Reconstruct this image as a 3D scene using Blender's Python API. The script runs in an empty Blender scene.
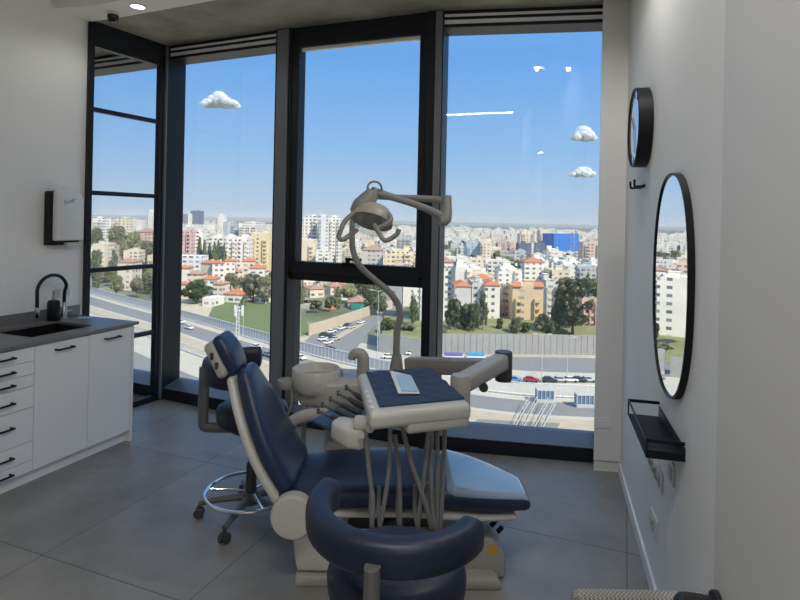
import bpy, bmesh, math, random
from mathutils import Vector, Matrix, Euler
R = math.radians
rnd = random.Random(7)
col = bpy.context.scene.collection
sc = bpy.context.scene

# ------------------------------------------------------------------ camera numbers
EYE = 1.70
FPX, CX, CY, ROLL = 575.0, 400.0, 220.0, R(1.2)
cR, sR = math.cos(ROLL), math.sin(ROLL)
def at(px, py, y):
    """world point at depth y seen in the photo at px, py (used to survey the place)"""
    u, v = (px - CX) / FPX, (CY - py) / FPX
    return Vector(((u * cR - v * sR) * y, y, EYE + (u * sR + v * cR) * y))
def horizon(px): return 220 + .021 * (px - 400)

# ------------------------------------------------------------------ helpers
def smooth(me, ang=35):
    for p in me.polygons: p.use_smooth = True
    me.set_sharp_from_angle(angle=R(ang))

class MB:
    def __init__(s): s.b = bmesh.new()
    def _add(s, t, M=None):
        if M is not None: bmesh.ops.transform(t, matrix=M, verts=t.verts)
        me = bpy.data.meshes.new('tmp'); t.to_mesh(me); t.free()
        s.b.from_mesh(me); bpy.data.meshes.remove(me); return s
    def box(s, c, d, bev=0, seg=2, M=None, rz=0):
        t = bmesh.new(); bmesh.ops.create_cube(t, size=1)
        bmesh.ops.transform(t, matrix=Matrix.Diagonal((d[0], d[1], d[2], 1)), verts=t.verts)
        if bev: bmesh.ops.bevel(t, geom=t.edges[:], offset=min(bev, min(d) * .49), segments=seg, profile=.5, affect='EDGES')
        m = Matrix.Translation(c) @ Matrix.Rotation(rz, 4, 'Z')
        return s._add(t, (M @ m) if M is not None else m)
    def prism(s, poly, z0, z1, bev=0, seg=2, M=None):
        t = bmesh.new()
        a = [t.verts.new((p[0], p[1], z0)) for p in poly]; b = [t.verts.new((p[0], p[1], z1)) for p in poly]
        t.faces.new(a[::-1]); t.faces.new(b); n = len(poly)
        for i in range(n): t.faces.new((a[i], a[(i + 1) % n], b[(i + 1) % n], b[i]))
        bmesh.ops.recalc_face_normals(t, faces=t.faces[:])
        if bev: bmesh.ops.bevel(t, geom=t.edges[:], offset=bev, segments=seg, profile=.5, affect='EDGES')
        return s._add(t, M)
    def loft(s, loops, caps=True, closed=False, M=None):
        t = bmesh.new(); vs = [[t.verts.new(p) for p in l] for l in loops]; n = len(loops[0])
        m = len(vs) if closed else len(vs) - 1
        for i in range(m):
            A, B = vs[i], vs[(i + 1) % len(vs)]
            for j in range(n): t.faces.new((A[j], A[(j + 1) % n], B[(j + 1) % n], B[j]))
        if caps and not closed: t.faces.new(vs[0][::-1]); t.faces.new(vs[-1])
        bmesh.ops.recalc_face_normals(t, faces=t.faces[:])
        return s._add(t, M)
    def lathe(s, prof, n=32, M=None, cap=True):
        loops = [[Vector((r * math.cos(2 * math.pi * k / n), r * math.sin(2 * math.pi * k / n), z)) for k in range(n)] for r, z in prof]
        return s.loft(loops, caps=cap, M=M)
    def tube(s, path, r, n=10, sub=0, flat=1.0, closed=False, M=None):
        P = [Vector(p) for p in path]
        rr = list(r) if isinstance(r, (list, tuple)) else [r] * len(P)
        if sub and len(P) > 2:
            Q, RR = [], []; L = len(P); rng = range(L if closed else L - 1)
            for i in rng:
                if closed: p0, p1, p2, p3 = P[i - 1], P[i], P[(i + 1) % L], P[(i + 2) % L]; ra, rb = rr[i], rr[(i + 1) % L]
                else: p0, p1, p2, p3 = P[max(i - 1, 0)], P[i], P[i + 1], P[min(i + 2, L - 1)]; ra, rb = rr[i], rr[i + 1]
                for k in range(sub):
                    u = k / sub
                    Q.append(.5 * (2 * p1 + (p2 - p0) * u + (2 * p0 - 5 * p1 + 4 * p2 - p3) * u * u + (3 * p1 - p0 - 3 * p2 + p3) * u ** 3)); RR.append(ra + (rb - ra) * u)
            if not closed: Q.append(P[-1]); RR.append(rr[-1])
            P, rr = Q, RR
        loops = []; up = None; L = len(P)
        for i, p in enumerate(P):
            if closed: d = P[(i + 1) % L] - P[i - 1]
            else: d = P[min(i + 1, L - 1)] - P[max(i - 1, 0)]
            d.normalize()
            if up is None: up = Vector((0, 0, 1)) if abs(d.z) < .9 else Vector((0, 1, 0))
            x = d.cross(up)
            if x.length < 1e-4: x = d.cross(Vector((1, 0, 0)))
            x.normalize(); up2 = x.cross(d).normalized(); up = up2
            loops.append([p + rr[i] * (math.cos(2 * math.pi * k / n) * x + flat * math.sin(2 * math.pi * k / n) * up2) for k in range(n)])
        return s.loft(loops, closed=closed, M=M)
    def cushion(s, path, hw, th, yc, n=28, p=4.0, rnd_ends=True, sub=5):
        """upholstered slab: an XZ path (thickness across it), half widths in y"""
        Q = []; L = len(path)
        V = [Vector((a[0], h, t)) for a, h, t in zip(path, hw, th)]; Z = [a[1] for a in path]
        for i in range(L - 1):
            for k in range(sub):
                u = k / sub; i0, i3 = max(i - 1, 0), min(i + 2, L - 1)
                f = lambda a, b, c, d: .5 * (2 * b + (c - a) * u + (2 * a - 5 * b + 4 * c - d) * u * u + (3 * b - a - 3 * c + d) * u ** 3)
                v = f(V[i0], V[i], V[i + 1], V[i3]); Q.append((v.x, f(Z[i0], Z[i], Z[i + 1], Z[i3]), v.y, v.z))
        Q.append((V[-1].x, Z[-1], V[-1].y, V[-1].z))
        def frame(i):
            a, b = Q[max(i - 1, 0)], Q[min(i + 1, len(Q) - 1)]
            d = Vector((b[0] - a[0], 0, b[1] - a[1])).normalized(); return d, Vector((-d.z, 0, d.x))
        def sec(x, z, h, t, nn):
            out = []
            for k in range(n):
                a = 2 * math.pi * k / n; c, s_ = math.cos(a), math.sin(a)
                yy = math.copysign(abs(c) ** (2 / p), c) * h; qq = math.copysign(abs(s_) ** (2 / p), s_) * t / 2
                out.append(Vector((x, yc + yy, z)) + nn * qq)
            return out
        loops = []
        d, nn = frame(0); x, z, h, t = Q[0]
        if rnd_ends:
            for e, f in ((1.0, .35), (.8, .68), (.4, .92)):
                loops.append(sec(x - d.x * t * .5 * e, z - d.z * t * .5 * e, h - t * .5 * (1 - f), t * f, nn))
        for i, q in enumerate(Q):
            d, nn = frame(i); loops.append(sec(q[0], q[1], q[2], q[3], nn))
        x, z, h, t = Q[-1]
        if rnd_ends:
            for e, f in ((.4, .92), (.8, .68), (1.0, .35)):
                loops.append(sec(x + d.x * t * .5 * e, z + d.z * t * .5 * e, h - t * .5 * (1 - f), t * f, nn))
        return s.loft(loops)
    def build(s, name, mat, parent=None, ang=35, flat=False):
        me = bpy.data.meshes.new(name); s.b.to_mesh(me); s.b.free()
        me.materials.append(mat)
        if not flat: smooth(me, ang)
        o = bpy.data.objects.new(name, me); col.objects.link(o)
        if parent is not None:
            o.parent = parent
            l = Vector((0, 0, 0)); q = parent
            while q is not None: l += q.location; q = q.parent
            if l.length: me.transform(Matrix.Translation(-l))
        return o

def tag(o, label=None, cat=None, group=None, kind=None):
    if label: o['label'] = label
    if cat: o['category'] = cat
    if group: o['group'] = group
    if kind: o['kind'] = kind
    return o
def empty(name, loc, rz=0):
    o = bpy.data.objects.new(name, None); col.objects.link(o); o.location = loc; o.rotation_euler.z = rz
    o.empty_display_size = .1
    return o
def thing(name, label, cat, loc, group=None): return tag(empty(name, loc), label, cat, group)
def local(name, mb, mat, parent, **k):
    """a part authored in its parent's own coordinates"""
    o = mb.build(name, mat, None, **k); o.parent = parent; return o
def copy_tree(o, parent=None):
    c = o.copy(); col.objects.link(c); c.parent = parent
    for ch in list(o.children): copy_tree(ch, c)
    return c

# ------------------------------------------------------------------ materials
def new(name):
    m = bpy.data.materials.new(name); m.use_nodes = True
    nt = m.node_tree; b = nt.nodes['Principled BSDF']; return m, nt, b
def S(r, g, b):
    f = lambda c: (c / 255 / 12.92) if c / 255 < .04045 else ((c / 255 + .055) / 1.055) ** 2.4
    return (f(r), f(g), f(b), 1)
def M(name, c, rough=.5, metal=0, noise=0, scale=40, bump=0, coat=0, spec=.5):
    m, nt, b = new(name)
    b.inputs['Base Color'].default_value = c; b.inputs['Roughness'].default_value = rough
    b.inputs['Metallic'].default_value = metal; b.inputs['Coat Weight'].default_value = coat
    b.inputs['Specular IOR Level'].default_value = spec
    if noise or bump:
        tc = nt.nodes.new('ShaderNodeTexCoord'); nz = nt.nodes.new('ShaderNodeTexNoise')
        nz.inputs['Scale'].default_value = scale; nz.inputs['Detail'].default_value = 5
        nt.links.new(tc.outputs['Object'], nz.inputs['Vector'])
        if noise:
            mx = nt.nodes.new('ShaderNodeMix'); mx.data_type = 'RGBA'
            mx.inputs[6].default_value = tuple(x * (1 - noise) for x in c[:3]) + (1,)
            mx.inputs[7].default_value = tuple(min(1, x * (1 + noise)) for x in c[:3]) + (1,)
            nt.links.new(nz.outputs['Fac'], mx.inputs[0]); nt.links.new(mx.outputs[2], b.inputs['Base Color'])
        if bump:
            bp = nt.nodes.new('ShaderNodeBump'); bp.inputs['Strength'].default_value = bump; bp.inputs['Distance'].default_value = .01
            nt.links.new(nz.outputs['Fac'], bp.inputs['Height']); nt.links.new(bp.outputs[0], b.inputs['Normal'])
    return m
def ramp(nt, stops):
    r = nt.nodes.new('ShaderNodeValToRGB'); e = r.color_ramp.elements
    while len(e) > 1: e.remove(e[0])
    e[0].position = stops[0][0]; e[0].color = stops[0][1]
    for p, c in stops[1:]:
        x = e.new(p); x.color = c
    return r

WALL = M('white_wall_paint', (.84, .835, .82, 1), .7, noise=.02, scale=3)
CEIL = M('white_ceiling_paint', (.84, .83, .80, 1), .8)
WHITE = M('white_plastic', (.72, .72, .70, 1), .35)
CAB = M('white_cabinet_lacquer', (.82, .83, .84, 1), .35)
BLACK = M('black_metal', (.007, .008, .010, 1), .5, spec=.3)
FRAME = M('black_window_frame', (.010, .012, .018, 1), .45, spec=.35)
FGREY = M('grey_mullion', (.16, .17, .19, 1), .4)
SILL = M('sky_tinted_grey_sill', (.11, .13, .175, 1), .3, spec=.7)  # dark grey metal, its sky reflection put into the colour as blue
SLAT = M('light_grille', (.86, .84, .78, 1), .5)
BEIGE = M('grey_beige_plastic', (.40, .385, .36, 1), .35)
IVORY = M('ivory_plastic', (.55, .54, .51, 1), .35)
ARM = M('grey_arm_paint', (.27, .265, .25, 1), .4)
NAVY = M('navy_vinyl', (.015, .030, .080, 1), .36, noise=.06, scale=8, bump=.03)
NAVYH = M('navy_stool_vinyl', (.008, .015, .040, 1), .45, noise=.05, scale=8, bump=.03)
COVER = M('sky_sheen_foot_cover', (.30, .40, .52, 1), .16, coat=.7)  # pale blue stands in for the sky reflected on the clear cover
CHROME = M('chrome', (.75, .76, .78, 1), .12, 1)
STEEL = M('brushed_steel', (.5, .5, .5, 1), .3, 1)
DGREY = M('dark_grey_plastic', (.05, .05, .055, 1), .45)
STOOLG = M('grey_metal', (.15, .15, .15, 1), .4, .3)
MAT_BLUE = M('navy_paper_mat', (.022, .045, .10, 1), .7, noise=.15, scale=60, bump=.1)
POUCH = M('pale_blue_pouch', (.42, .60, .78, 1), .3, noise=.25, scale=30)
POUCHE = M('white_pouch_edge', (.78, .80, .80, 1), .4)
HOSE = M('grey_hose', (.22, .22, .22, 1), .5)
SINKM = M('black_sink', (.012, .012, .013, 1), .3)
STONE = M('grey_worktop', (.17, .165, .16, 1), .38, noise=.2, scale=55)
CHAIRF = None
MIRROR = M('mirror_glass', (.92, .93, .93, 1), .0, 1)
CLOCKF = M('clock_face', (.62, .63, .63, 1), .08, coat=1)
LOGO = M('grey_logo', (.16, .16, .17, 1), .6)
ORANGE = M('orange_sticker', (.65, .35, .05, 1), .5)

def concrete():
    m, nt, b = new('raw_concrete'); tc = nt.nodes.new('ShaderNodeTexCoord')
    a = nt.nodes.new('ShaderNodeTexNoise'); a.inputs['Scale'].default_value = 2.2; a.inputs['Detail'].default_value = 8; a.inputs['Roughness'].default_value = .65
    nt.links.new(tc.outputs['Object'], a.inputs['Vector'])
    r = ramp(nt, [(.3, (.20, .185, .155, 1)), (.55, (.33, .31, .26, 1)), (.75, (.44, .42, .36, 1))])
    nt.links.new(a.outputs['Fac'], r.inputs[0]); nt.links.new(r.outputs[0], b.inputs['Base Color']); b.inputs['Roughness'].default_value = .85
    return m
CONC = concrete()

def tiles():
    m, nt, b = new('grey_stone_tile'); N = nt.nodes; Lk = nt.links
    tc = N.new('ShaderNodeTexCoord'); mp = N.new('ShaderNodeMapping'); mp.vector_type = 'TEXTURE'
    mp.inputs['Location'].default_value = (-1.30, 3.97, 0); mp.inputs['Rotation'].default_value = (0, 0, -R(21.5))
    Lk.new(tc.outputs['Object'], mp.inputs['Vector'])
    sep = N.new('ShaderNodeSeparateXYZ'); Lk.new(mp.outputs[0], sep.inputs[0])
    def joint(sock, sz):
        d = N.new('ShaderNodeMath'); d.operation = 'DIVIDE'; d.inputs[1].default_value = sz; Lk.new(sock, d.inputs[0])
        f = N.new('ShaderNodeMath'); f.operation = 'PINGPONG'; f.inputs[1].default_value = .5; Lk.new(d.outputs[0], f.inputs[0])
        c = N.new('ShaderNodeMath'); c.operation = 'LESS_THAN'; c.inputs[1].default_value = .0027; Lk.new(f.outputs[0], c.inputs[0])
        fl = N.new('ShaderNodeMath'); fl.operation = 'FLOOR'; Lk.new(d.outputs[0], fl.inputs[0])
        return c, fl
    cx, fx = joint(sep.outputs['X'], .9); cy, fy = joint(sep.outputs['Y'], 1.2)
    mx = N.new('ShaderNodeMath'); mx.operation = 'MAXIMUM'; Lk.new(cx.outputs[0], mx.inputs[0]); Lk.new(cy.outputs[0], mx.inputs[1])
    cb = N.new('ShaderNodeCombineXYZ'); Lk.new(fx.outputs[0], cb.inputs[0]); Lk.new(fy.outputs[0], cb.inputs[1])
    wn = N.new('ShaderNodeTexWhiteNoise'); Lk.new(cb.outputs[0], wn.inputs['Vector'])
    nz = N.new('ShaderNodeTexNoise'); nz.inputs['Scale'].default_value = 2.6; nz.inputs['Detail'].default_value = 9; nz.inputs['Roughness'].default_value = .62
    Lk.new(mp.outputs[0], nz.inputs['Vector'])
    ad = N.new('ShaderNodeMath'); ad.operation = 'MULTIPLY_ADD'; ad.inputs[1].default_value = .22
    Lk.new(wn.outputs['Value'], ad.inputs[0]); Lk.new(nz.outputs['Fac'], ad.inputs[2])
    r = ramp(nt, [(.35, (.20, .195, .188, 1)), (.58, (.27, .262, .25, 1)), (.85, (.33, .32, .30, 1))]); Lk.new(ad.outputs[0], r.inputs[0])
    mc = N.new('ShaderNodeMix'); mc.data_type = 'RGBA'; mc.inputs[7].default_value = (.10, .10, .10, 1)
    Lk.new(mx.outputs[0], mc.inputs[0]); Lk.new(r.outputs[0], mc.inputs[6]); Lk.new(mc.outputs[2], b.inputs['Base Color'])
    b.inputs['Roughness'].default_value = .42
    return m
TILE = tiles()

def fabric():
    m, nt, b = new('woven_grey_fabric'); N = nt.nodes; tc = N.new('ShaderNodeTexCoord')
    ck = N.new('ShaderNodeTexChecker'); ck.inputs['Scale'].default_value = 190; ck.inputs['Color1'].default_value = (.36, .35, .34, 1); ck.inputs['Color2'].default_value = (.16, .155, .15, 1)
    nt.links.new(tc.outputs['Object'], ck.inputs['Vector']); nt.links.new(ck.outputs['Color'], b.inputs['Base Color']); b.inputs['Roughness'].default_value = .9
    return m
CHAIRF = fabric()

def glass():
    m = bpy.data.materials.new('clear_window_glass'); m.use_nodes = True; nt = m.node_tree; N = nt.nodes; N.clear()
    o = N.new('ShaderNodeOutputMaterial'); mx = N.new('ShaderNodeMixShader')
    ge = N.new('ShaderNodeNewGeometry'); vd = N.new('ShaderNodeVectorMath'); vd.operation = 'DOT_PRODUCT'
    nt.links.new(ge.outputs['Incoming'], vd.inputs[0]); nt.links.new(ge.outputs['Normal'], vd.inputs[1])
    def mth(op, a, c):
        n = N.new('ShaderNodeMath'); n.operation = op; n.use_clamp = op != 'POWER'
        for i, v in enumerate((a, c)):
            if isinstance(v, (int, float)): n.inputs[i].default_value = v
            else: nt.links.new(v, n.inputs[i])
        return n.outputs[0]
    ab = N.new('ShaderNodeMath'); ab.operation = 'ABSOLUTE'; nt.links.new(vd.outputs['Value'], ab.inputs[0])
    f = mth('ADD', .022, mth('MULTIPLY', .97, mth('POWER', mth('SUBTRACT', 1, ab.outputs[0]), 5)))
    t = N.new('ShaderNodeBsdfTransparent'); t.inputs[0].default_value = (.98, .987, .99, 1)
    g = N.new('ShaderNodeBsdfGlossy'); g.inputs['Roughness'].default_value = 0
    nt.links.new(f, mx.inputs[0]); nt.links.new(t.outputs[0], mx.inputs[1]); nt.links.new(g.outputs[0], mx.inputs[2]); nt.links.new(mx.outputs[0], o.inputs[0])
    return m
GLASS = glass()
def emit(name, c, s):
    m = bpy.data.materials.new(name); m.use_nodes = True; nt = m.node_tree; nt.nodes.clear()
    o = nt.nodes.new('ShaderNodeOutputMaterial'); e = nt.nodes.new('ShaderNodeEmission'); e.inputs[0].default_value = c; e.inputs[1].default_value = s
    nt.links.new(e.outputs[0], o.inputs[0]); return m
LAMP = emit('lamp_diffuser', (1, .95, .86, 1), 22)
LAMPS = emit('downlight_lens', (1, .93, .78, 1), 5)

# ------------------------------------------------------------------ the room
CH = 3.26                                            # concrete soffit
P = [Vector((-2.20, 5.32, 0)), Vector((-.985, 4.765, 0)), Vector((.24, 4.28, 0)), Vector((1.425, 4.085, 0))]
E0 = Vector((-2.55, 4.64, 0)); W = Vector((.367, .93, 0)).normalized(); NW = Vector((.93, -.367, 0)).normalized()
def lw(t, n, z=0): return E0 + W * t + NW * n + Vector((0, 0, z))       # a point along / off the left wall
RD = Vector((.249, .968, 0)); RN = Vector((-.968, .249, 0)); R0 = Vector((1.54, 3.93, 0))
def rw(y, off=0, z=0): return Vector((1.54 - .262 * (3.93 - y), y, z)) + RN * off
BACK = -5.0
PS = P[0] + Vector((-.903, .430, 0)) * 2.3           # facade of the room beyond the partition

def struct(o, kind='structure'): o['kind'] = kind; return o
L_back = E0 - W * ((E0.y - BACK) / W.y)
R_end = rw(.95)
m = MB(); m.prism([(-7.5, BACK - .1), (4, BACK - .1), (4, 4.3), (.3, 4.55), (-1.0, 5.05), (-2.22, 5.55), (E0.x, E0.y), (L_back.x - .3, BACK)], -.12, 0)
struct(m.build('floor', TILE, flat=True))
m = MB(); m.prism([(E0.x, E0.y), (-2.2, 5.52), (PS.x - .1, PS.y + .25), (PS.x - .1, 2.5), (-3.6, 2.5)], -.12, -.001)
struct(m.build('floor_side_room', M('brown_floor', (.20, .125, .085, 1), .5, noise=.2, scale=6), flat=True))
# concrete soffit along the facade, white ceiling nearer
off = .72
m = MB(); m.prism([(PS.x - .2, PS.y + .3), (-2.2, 5.6), (-1.0, 5.05), (.3, 4.55), (4, 4.2), (4, 3.25), (.2, 3.41), (-2.24, 4.53), (-2.64, 4.4), (-5.2, 4.9)], CH, CH + .3)
struct(m.build('ceiling', CONC, flat=True))
m = MB(); m.prism([(.2, 3.41), (-2.24, 4.53), (-2.62, 4.68), (-2.66, 4.36), (-2.37, 4.30), (.13, 3.2), (4, 3.0), (4, 3.25)], CH - .012, CH + .29)
struct(m.build('ceiling_bulkhead', CEIL, flat=True))
m = MB(); m.prism([(-2.37, 4.30), (.13, 3.2), (4, 3.0), (4, BACK - .1), (-7.5, BACK - .1), (-2.9, 4.36)], CH + .05, CH + .3)
struct(m.build('ceiling_main', CEIL, flat=True))
# left wall
m = MB(); a, b_ = lw(0, 0), L_back
m.prism([(a.x, a.y), (b_.x, b_.y), (b_.x - .15, b_.y), (a.x - .14, a.y + .03)], 0, CH + .06); struct(m.build('wall_left', WALL, flat=True))
# right wall with its column
a, b_ = rw(4.3), rw(1.0)
m = MB(); m.prism([(a.x, a.y), (b_.x, b_.y), (b_.x + .16, b_.y - .04), (a.x + .16, a.y)], 0, CH + .06); struct(m.build('wall_right', WALL, flat=True))
m = MB(); m.prism([(1.368, 3.963), (1.58, 3.93), (1.66, 4.4), (1.53, 4.3)], .075, CH); struct(m.build('wall_pier', WALL, flat=True))
m = MB(); m.prism([(1.372, 3.969), (1.57, 3.94), (1.65, 4.35), (1.53, 4.3)], 0, .065); struct(m.build('baseboard_pier', WALL, flat=True))
m = MB(); m.prism([(1.384, 3.983), (1.57, 3.955), (1.65, 4.35), (1.54, 4.3)], .065, .075); struct(m.build('shadow_gap_strip', BLACK, flat=True))  # black strip painted in for the shade of the gap above the baseboard
a, b_ = rw(3.95, .012), rw(1.02, .012)
m = MB(); m.prism([(a.x, a.y), (b_.x, b_.y), (b_.x + .02, b_.y), (a.x + .02, a.y)], 0, .07); struct(m.build('baseboard_right', WALL, flat=True))
# walls behind the photographer
m = MB(); m.box((.0 + 2.4, .98, 1.63), (3.1, .12, 3.26)); struct(m.build('wall_return', WALL, flat=True))
m = MB(); m.box((-2, BACK - .06, 1.66), (11.5, .12, 3.4)); struct(m.build('wall_back', WALL, flat=True))
m = MB(); m.box((3.9, -2, 1.66), (.12, 6.2, 3.4)); struct(m.build('wall_corridor', WALL, flat=True))
# room beyond the partition
m = MB(); m.box((PS.x - .06, 4.4, 1.63), (.12, 4.0, 3.26)); struct(m.build('wall_side_room', WALL, flat=True))
m = MB(); m.box((-4.2, 2.5, 1.63), (2.2, .1, 3.26)); struct(m.build('wall_side_room_back', WALL, flat=True))
m = MB(); m.prism([(-2.9, 4.4), (-5, 4.95), (-5, 2.4), (-3.6, 2.4)], CH, CH + .2); struct(m.build('ceiling_side_room', CEIL, flat=True))

def seg(A, B):
    u = (B - A).normalized(); o = Vector((-u.y, u.x, 0))                  # o points outdoors
    Mx = Matrix(((u.x, o.x, 0, A.x), (u.y, o.y, 0, A.y), (0, 0, 1, 0), (0, 0, 0, 1)))
    return Mx, (B - A).length
def fb(m, Mx, u0, u1, d0, d1, z0, z1, bev=0): m.box(((u0 + u1) / 2, (d0 + d1) / 2, (z0 + z1) / 2), (u1 - u0, d1 - d0, z1 - z0), bev, 1, Mx)

def plain_window(name, A, B, ul, ur, zb=.16, ext=0):
    Mx, L = seg(A, B); L += ext
    f = MB()
    fb(f, Mx, 0, L, 0, .20, 0, .105, .004)
    sl = MB(); sl.prism([(0, .105), (.20, .105), (.20, .16), (.16, .155), (.015, .11)], 0, L, M=Mx @ Matrix(((0, 0, 1, 0), (1, 0, 0, 0), (0, 1, 0, 0), (0, 0, 0, 1))))
    fb(f, Mx, 0, L, .02, .20, 3.135, CH)
    fb(f, Mx, 0, L, -.0, .02, 3.236, CH); fb(f, Mx, 0, L, 0, .02, 3.193, 3.213); fb(f, Mx, 0, L, .0, .02, 3.135, 3.160)
    fb(f, Mx, 0, ul, .12, .19, .1, CH); fb(f, Mx, L - ur, L, .10, .19, .1, CH)
    fr = struct(f.build(name, FRAME, flat=True)); sl.build('window_sill', SILL, fr, flat=True)
    s = MB(); fb(s, Mx, .03, L - .03, .006, .03, 3.213, 3.236); fb(s, Mx, .03, L - .03, .006, .03, 3.160, 3.193)
    s.build('ventilation_grille', SLAT, fr, flat=True)
    g = MB(); fb(g, Mx, ul * .6, L - ur * .6, .15, .158, zb - .02, 3.15); g.build('pane', GLASS, fr, flat=True)
    return fr
plain_window('window_1', P[0], P[1], .03, .09)
w4 = plain_window('window_4', PS, P[0], .05, .05)
w3 = plain_window('window_3', P[2], P[3], .02, .105, ext=.122)
# the heavier opening window in the middle
Mx, L = seg(P[1], P[2])
f = MB()
fb(f, Mx, 0, L, 0, .20, 0, .105, .004); fb(f, Mx, 0, L, .0, .20, 3.13, CH)
sl = MB(); sl.prism([(0, .105), (.07, .105), (.07, .15), (.05, .145), (.012, .11)], 0, L, M=Mx @ Matrix(((0, 0, 1, 0), (1, 0, 0, 0), (0, 1, 0, 0), (0, 0, 0, 1))))
fb(f, Mx, 0, .07, .02, .07, .1, CH); fb(f, Mx, L - .06, L, .02, .07, .1, CH); fb(f, Mx, 0, L, .03, .19, 1.19, 1.32)
w2 = struct(f.build('window_2', FRAME, flat=True)); sl.build('window_sill', SILL, w2, flat=True)
s = MB()
for (a0, a1, b0, b1) in ((.08, .145, 1.27, 3.16), (L - .125, L - .06, 1.27, 3.16), (.09, L - .09, 1.25, 1.345), (.09, L - .09, 3.10, 3.16)): fb(s, Mx, a0, a1, -.005, .085, b0, b1, .004)
s.build('sash_frame', FRAME, w2, flat=True)
s = MB(); fb(s, Mx, .14, L - .12, .03, .06, 3.075, 3.10); s.build('ventilation_grille', SLAT, w2, flat=True)
g = MB(); fb(g, Mx, .13, L - .11, .060, .068, 1.33, 3.12); g.build('pane', GLASS, w2, flat=True)
g = MB(); fb(g, Mx, .06, L - .05, .05, .058, .11, 1.2); g.build('pane', GLASS, w2, flat=True)
hp = at(350, 262, 4.56); uu = (P[2] - P[1]).normalized(); oo = Vector((uu.y, -uu.x, 0))
h = MB(); c0 = Mx.inverted() @ hp; un = c0.x
h.box((un, -.012, 1.338), (.10, .02, .034), .004, 1, Mx); h.box((un + .01, -.032, 1.36), (.026, .035, .05), .004, 1, Mx)
h.box((un + .065, -.045, 1.385), (.14, .014, .022), .004, 1, Mx); h.build('window_handle', BLACK, w2)
# mullions at the corners of the faceted facade
def mull(name, Pt, a, w0, w1, mat, d0=-.015, z1=CH):
    u = Vector((math.cos(a), math.sin(a), 0)); o = Vector((-u.y, u.x, 0))
    X = Matrix(((u.x, o.x, 0, Pt.x), (u.y, o.y, 0, Pt.y), (0, 0, 1, 0), (0, 0, 0, 1)))
    b = MB(); b.box(((w0 + w1) / 2, d0 / 2 + .1, z1 / 2), (w1 - w0, .2 - d0, z1), .004, 1, X); return X, b
X, b = mull('', P[0], R(-25), -.06, .055, FRAME); mu = struct(b.build('trim_2', FRAME, flat=True))
b = MB(); b.box((.02, -.022, CH / 2), (.07, .016, CH - .02), .003, 1, X); b.build('mullion_cover', FGREY, mu, flat=True)
X, b = mull('', P[1], R(-23), -.08, .08, FRAME); mu = struct(b.build('trim_3', FRAME, flat=True))
b = MB(); b.box((0, -.022, CH / 2), (.11, .016, CH - .02), .003, 1, X); b.build('mullion_cover', FGREY, mu, flat=True)
X, b = mull('', P[2], R(-15), -.065, .06, FRAME); mu = struct(b.build('trim_4', FRAME, flat=True))
b = MB(); b.box((.027, -.022, CH / 2), (.05, .016, CH - .02), .003, 1, X); b.build('mullion_cover', FGREY, mu, flat=True)
# glazed partition
Mx, L = seg(E0 + Vector((0, 0, 0)), P[0])
f = MB()
fb(f, Mx, 0, .045, -.03, .03, 0, CH); fb(f, Mx, L - .07, L, -.03, .03, 0, CH); fb(f, Mx, 0, L, -.03, .03, CH - .20, CH); fb(f, Mx, 0, L, -.03, .03, 0, .05)
for z in (.63, 1.235, 1.87, 2.55): fb(f, Mx, 0, L, -.02, .02, z - .018, z + .018)
wp = struct(f.build('wall_partition', FRAME, flat=True))
g = MB(); fb(g, Mx, .03, L - .05, -.004, .004, .04, CH - .18); g.build('pane', GLASS, wp, flat=True)

# open door leaf with its lever
d0 = Vector((.640, 1.150, 0)); dd = Vector((-.249, -.968, 0)); dn = Vector((-.968, .249, 0))
Dx = Matrix(((dd.x, dn.x, 0, d0.x), (dd.y, dn.y, 0, d0.y), (0, 0, 1, 0), (0, 0, 0, 1)))
m = MB(); m.box((.43, -.021, 1.6), (.86, .04, 3.2), .003, 1, Dx); dr = struct(m.build('door_1', M('white_door_paint', (.60, .595, .58, 1), .55), flat=True))
h = MB()
YX = Matrix.Rotation(R(-90), 4, 'X')
Hm = Dx @ Matrix.Translation((.048, 0, .968))
h.lathe([(.0001, 0), (.030, 0), (.030, .010), (.027, .013), (.0001, .013)], 28, Hm @ YX)
h.tube([(0, .012, 0), (0, .055, 0), (.008, .066, -.001), (.05, .069, -.004), (.125, .066, -.008)], [.019, .019, .018, .014, .013], 14, 4, M=Hm)
h.build('door_handle', BLACK, dr)
# ceiling lamps
def lamp_bar(name, x0, x1, y, z, label):
    t = thing(name, label, 'ceiling light', ((x0 + x1) / 2, y, z), 'linear ceiling lights')
    m = MB(); m.box(((x0 + x1) / 2, y, z + .03), (x1 - x0 + .02, .07, .06), .004); m.build('housing', WHITE, t)
    m = MB(); m.box(((x0 + x1) / 2, y, z - .003), (x1 - x0, .045, .006)); m.build('diffuser', LAMP, t)
lamp_bar('linear_ceiling_light', -.63, .32, .60, 3.25, 'linear lamp whose long reflection shows beside the middle mullion')
lamp_bar('linear_ceiling_light', .68, 1.0, -1.3, 3.25, 'short linear lamp reflected beside the upper right cloud')
lamp_bar('linear_ceiling_light', .23, .86, -4.15, 3.25, 'linear lamp of the corridor, reflected lowest in the right pane')
def downlight(x, y, z, label):
    t = thing('ceiling_downlight', label, 'ceiling light', (x, y, z))
    m = MB(); m.lathe([(.062, .0), (.062, -.006), (.05, -.008), (.05, .0)], 28, Matrix.Translation((x, y, z))); m.build('rim', WHITE, t)
    m = MB(); m.lathe([(.0001, -.004), (.05, -.004), (.05, -.001), (.0001, -.001)], 28, Matrix.Translation((x, y, z))); m.build('lens', LAMPS, t)
downlight(-1.98, 4.27, CH - .012, 'round glowing downlight in the white ceiling near the black dome camera')
downlight(.84, 2.66, CH + .05, 'downlight above the chair, left of the pair reflected in the right pane')
downlight(1.15, 2.56, CH + .05, 'downlight by the right wall, right of the pair reflected in the right pane')
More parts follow.
